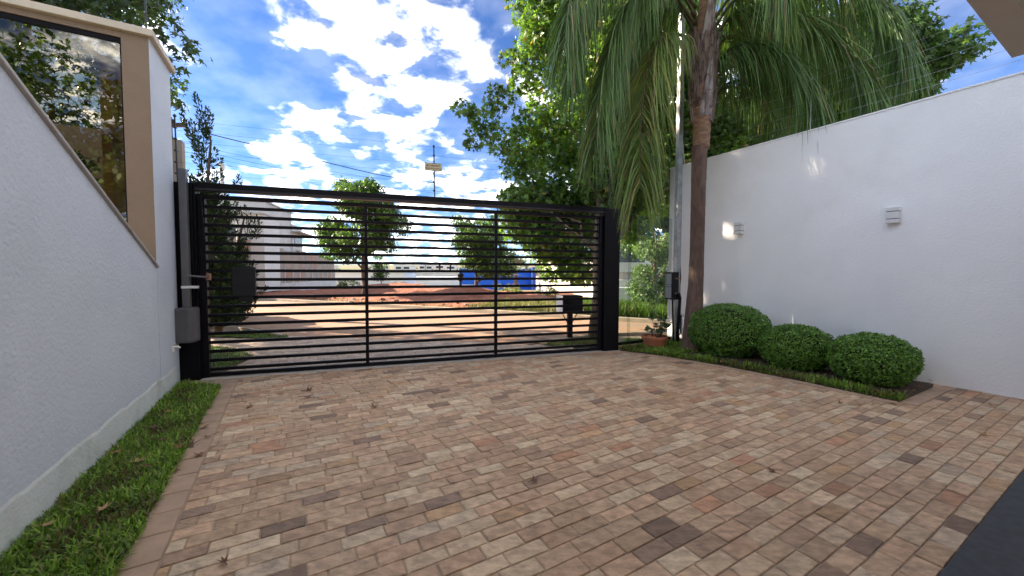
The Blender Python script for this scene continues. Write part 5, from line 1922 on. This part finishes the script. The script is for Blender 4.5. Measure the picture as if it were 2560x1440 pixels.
face_box('white_house', 'low white house with red framed opening behind the first street tree', 'house', 838, 1010, 680, 716, 48, 6, 'wall_white', ((.02, .16, .45, .62), (.3, .8, .3, .7)), wm='wall_lightgrey', roof='metal_roof', zb=-1.0)
face_box('warehouse', 'long pale low warehouse in the valley beyond the red mound', 'warehouse', 1015, 1128, 694, 716, 75, 12, 'wall_white', ((.05, .5, .55, .8),), wm='wall_lightgrey', roof='metal_roof')
face_box('warehouse', 'grey roofed warehouse above the long white one', 'warehouse', 1005, 1160, 683, 705, 105, 12, 'wall_lightgrey', ((.02, .30, .3, .9), (.52, .9, .2, .8)), wm='metal_roof', roof='metal_roof')
face_box('shed', 'small pale shed left of the long warehouse', 'shed', 985, 1018, 700, 716, 60, 5, 'wall_lightgrey', roof='metal_roof')
face_box('grey_house', 'flat grey garage building right of the red mound', 'house', 1138, 1192, 718, 742, 30, 4, 'wall_grey', ((.1, .9, .5, .85),), roof='pole_concrete')
face_box('blue_building', 'big bright blue commercial building seen through the gate', 'building', 1148, 1330, 672, 720, 52, 10, 'blue_wall', roof='metal_roof', zb=-1.2)
face_box('blue_building_wing', 'dark blue end wing of the blue building', 'building', 1330.5, 1345, 668, 722, 50, 8, 'blue_dark')
face_box('white_wall', 'big bright white blank wall behind the letterbox', 'wall', 1340, 1512, 648, 740, 26, 4, 'wall_white', D1=20, zb=-.3)
far = [(985, 1030, 664, 676, 190, 'far white house just right of the first street tree'), (1045, 1085, 663, 675, 200, 'far house in the middle of the gap between the street trees'), (1088, 1112, 662, 674, 205, 'narrow grey house on the far hill right of the gap centre'), (1114, 1140, 664, 675, 195, 'far white house nearest the second street tree'),
       (905, 960, 666, 678, 180, 'far house behind the trunk of the first street tree'), (1150, 1180, 667, 677, 210, 'far grey house hidden behind the second street tree'), (780, 830, 664, 677, 190, 'far white house at the end of the retaining wall'), (1190, 1240, 666, 677, 220, 'far house above the left end of the blue building')]
for i, (u0, u1, v0, v1, D, lab) in enumerate(far):
    face_box('far_house', lab, 'house', u0, u1, v0, v1, D, 8, ('wall_white', 'wall_lightgrey', 'wall_grey')[i % 3], ((.12, .4, .3, .75), (.55, .85, .3, .75)), group='houses on the distant hill', roof='metal_roof')
# distant trees between the houses
clf = []
rng = np.random.default_rng(71)
for i in range(90):
    u = rng.uniform(560, 1560); D = rng.uniform(120, 240)
    v = rng.uniform(668, 690) if D > 170 else rng.uniform(684, 700)
    clf.append((np.array(A3(u, v, D)), (rng.uniform(2, 5), 2, rng.uniform(1.0, 2.2))))
tagit(leaf_cloud('far_trees', clf, 5200, .9, 'quad', [(.06, .085, .04), (.08, .10, .05), (.05, .07, .035)], 72), 'distant belt of trees in the valley and on the hill', 'trees', kind='stuff')

# modern house beyond the glass screen
mh = thing('modern_house', 'modern white and black house seen through the glass screen', 'house', tuple(at(1570, 770, 17)))
for (nm, u0, u1, v0, v1, D, dp, m_) in (('upper_wall', 1530, 1612, 560, 656, 19, 3, 'dark_window'), ('balcony_band', 1525, 1602, 656, 680, 17.5, 1, 'wall_white'), ('recess', 1530, 1608, 680, 700, 18.4, 1, 'wall_grey'), ('lower_band', 1525, 1602, 700, 719, 17.5, 1, 'wall_white'), ('dark_recess', 1530, 1612, 719, 745, 18.3, 1, 'dark_window'), ('side_panel', 1588, 1604, 720, 775, 17.2, .4, 'metal_roof'), ('garage_door', 1604, 1680, 735, 800, 17.8, .4, 'dark_ceiling'), ('yard_wall', 1510, 1587, 719, 790, 15.5, .3, 'wall_white')):
    a, b = at(u0, 681, D), at(u1, 681, D)
    a.z = b.z = 0
    g = G(); g.box(a, X, Y, Z, (0, 0, at(u0, v1, D).z), (b.x - a.x, dp, at(u0, v0, D).z)); obj(nm, g, m_, mh)
face_box('neighbour_wall', 'pale block of the neighbouring house behind the small tree', 'wall', 1605, 1720, 600, 800, 22, 4, 'wall_grey', zb=-.1)

# ------------------------------------------------------------------ parked car
f_ = Vector((-.835, -.55, 0)); s_ = Vector((-.55, .835, 0))
cb = gp(611, 801); cb = Vector((cb.x, cb.y, 0))
car = thing('parked_car', 'white hatchback parked behind the conifers, only its rear showing', 'car', cb)
W2 = 1.7


def csec(x, hw, z0, z1):
    return [cb + f_ * x + s_ * (W2 / 2 - hw) + Z * z0, cb + f_ * x + s_ * (W2 / 2 + hw) + Z * z0, cb + f_ * x + s_ * (W2 / 2 + hw) + Z * ((z0 + z1) / 2 + .05), cb + f_ * x + s_ * (W2 / 2 + hw * .94) + Z * z1, cb + f_ * x + s_ * (W2 / 2 - hw * .94) + Z * z1, cb + f_ * x + s_ * (W2 / 2 - hw) + Z * ((z0 + z1) / 2 + .05)]


def loft(secs):
    g = G()
    n = len(secs[0])
    for s in secs:
        g.v += [tuple(p) for p in s]
    for i in range(len(secs) - 1):
        for k_ in range(n):
            g.f.append((i * n + k_, i * n + (k_ + 1) % n, (i + 1) * n + (k_ + 1) % n, (i + 1) * n + k_))
    g.f.append(tuple(range(n - 1, -1, -1))); g.f.append(tuple(range((len(secs) - 1) * n, len(secs) * n)))
    return g


obj('body', loft([csec(.0, .72, .36, .72), csec(.06, .80, .26, .88), csec(.3, .85, .22, .95), (csec(1.2, .86, .2, .95)), csec(2.9, .86, .2, .93), csec(3.7, .80, .22, .78), csec(3.95, .68, .28, .62)]), 'car_paint', car, smooth=True, bev=.02)
obj('cabin', loft([csec(.14, .70, .93, .97), csec(.45, .66, .93, 1.42), csec(1.5, .66, .93, 1.48), csec(2.3, .66, .92, 1.36), csec(2.95, .68, .92, .96)]), 'car_glass', car)
obj('roof_panel', loft([csec(.30, .60, 1.435, 1.46), csec(1.4, .61, 1.482, 1.505), csec(2.25, .58, 1.37, 1.40)]), 'car_paint', car)
for hh in (.12, W2 - .12):
    g = G(); c = cb + s_ * hh + Z * .72 - f_ * .004
    g.box(c, s_, f_, Z, (-.10, -.012, -.12), (.10, .1, .12)); obj('tail_light', g, 'tail_red', car, bev=.01)
g = G(); g.box(cb + s_ * W2 / 2 + Z * .34, s_, f_, Z, (-.78, -.03, -.07), (.78, .06, .05)); obj('bumper', g, 'dark_plastic', car, bev=.02)
for x in (.75, 3.15):
    for y0 in (.0, W2 - .2):
        c = cb + f_ * x + s_ * y0 + Z * .3
        g = G(); g.tube([c, c + s_ * .2], .3, 18); w = obj('wheel', g, 'tyre', car)
        g = G(); g.tube([c - s_ * .005, c + s_ * .205], .19, 14); obj('rim', g, 'alloy', w)

# ------------------------------------------------------------------ poles and overhead lines
p1 = at(433, 681, 12); p1.z = 0
up = thing('utility_pole', 'dark utility pole half hidden behind the left wall end', 'pole', p1)
g = G(); g.tube([p1, Vector((p1.x, p1.y, at(430, 292, 12).z))], [.15, .10], 10); obj('shaft', g, 'wood_pole', up, smooth=True)
ptz = at(430, 292, 12).z
g = G(); g.box(Vector((p1.x, p1.y, ptz - .25)), X, Y, Z, (-.5, -.06, -.05), (.55, .06, .05)); obj('crossarm', g, 'wood_pole', up)
for k_ in (-.42, .15, .48):
    g = G(); g.lathe(Vector((p1.x + k_, p1.y, ptz - .2)), [(.02, 0), (.045, .03), (.03, .06), (.045, .09), (.02, .13)], 8); obj('insulator', g, 'insulator', up)
p2 = at(562, 681, 26); p2.z = 0
up2 = thing('utility_pole', 'thin pale concrete utility pole beside the tall conifer', 'pole', p2)
g = G(); g.tube([p2, Vector((p2.x, p2.y, at(562, 408, 26).z))], [.14, .10], 8); obj('shaft', g, 'pole_concrete', up2, smooth=True)
g = G(); g.tube([Vector((p2.x, p2.y, at(562, 425, 26).z)), Vector((p2.x, p2.y, at(562, 412, 26).z))], .16, 10); obj('collar', g, 'pole_concrete', up2)
p3 = at(597, 681, 15); p3.z = 0
up3 = thing('utility_pole', 'slim white pole among the conifers', 'pole', p3)
g = G(); g.tube([p3, Vector((p3.x, p3.y, at(597, 545, 15).z))], .05, 8); obj('shaft', g, 'pole_concrete', up3, smooth=True)
for i, (pts, r_) in enumerate([([(442, 312, 12), (520, 334, 13), (800, 402, 15.5), (1000, 446, 17.5), (1260, 476, 20)], .016),
                               ([(440, 352, 12), (640, 396, 14), (900, 440, 17), (1260, 492, 21)], .005),
                               ([(440, 362, 12), (640, 408, 14), (900, 458, 17), (1260, 505, 21)], .006),
                               ([(440, 374, 12), (640, 418, 14), (900, 468, 17), (1260, 515, 21)], .004),
                               ([(440, 386, 12), (640, 428, 14), (900, 480, 17), (1260, 530, 21)], .004),
                               ([(540, 352, 60), (700, 322, 45), (900, 282, 36), (1130, 237, 28), (1400, 180, 22)], .011)]):
    o = thing('power_line', ['thick black overhead cable sloping down to the right across the sky', 'topmost thin wire of the bundle above the gate top beam', 'second wire down of the bundle above the gate top beam', 'third wire down of the bundle above the gate top beam', 'lowest wire of the bundle above the gate top beam', 'lone thin overhead wire rising to the right across the clouds'][i], 'cable', at(*pts[0]), 'overhead lines' if 0 < i < 5 else None)
    g = G(); g.tube(catmull([at(*p) for p in pts], 24), r_, 5); obj('cable', g, 'wire', o)
# garden lamp post across the street
lp = gp(1152, 748)
lpt = thing('lamp_post', 'slim black garden lamp post across the street', 'lamp post', lp)
g = G(); g.tube([lp, Vector((lp.x, lp.y, at(1152, 704, lp.y).z))], .045, 8); obj('post', g, 'dark_plastic', lpt)
zq = at(1152, 704, lp.y).z
g = G(); g.lathe(Vector((lp.x, lp.y, zq)), [(.05, 0), (.11, .05), (.15, .32), (.17, .34), (.02, .46)], 8); obj('lantern', g, 'dark_plastic', lpt)

ell = [((-2.4, -7.5, 5.0), (3.6, 1.8, 3.2)), ((-5.5, -6.5, 4.5), (2.5, 1.8, 2.8)), ((1.5, -9.0, 5.0), (3.0, 1.8, 3.0))]
tree('sweetgum_tree', 'garden tree behind the house, mirrored in the stairwell window', (-2.4, -7.6, 0), 6.5, .18, fill(ell, 90, .7, 1.2, 81), 15000, .2, 'quad', DARKG, 82, limbs=20, shell=.3)
# foliage added behind the stairwell window in place of a mirrored tree
ell = [(tuple(F0 + DA * 1.4 - DB * 1.5 + Z * 2.0), (.7, .5, .7)), (tuple(F0 + DA * 1.2 - DB * .9 + Z * 1.6), (.4, .5, .6)), (tuple(F0 + DA * 1.6 - DB * 2.3 + Z * 2.3), (.7, .5, .6))]
tree('reflection_shrub', 'dark foliage added behind the tinted window glass, standing in for a reflected tree', F0 + DA * 1.4 - DB * 1.5, 1.8, .04, fill(ell, 26, .22, .4, 61), 4200, .085, 'star', [(.022, .045, .02), (.03, .06, .025)], 62, limbs=10)
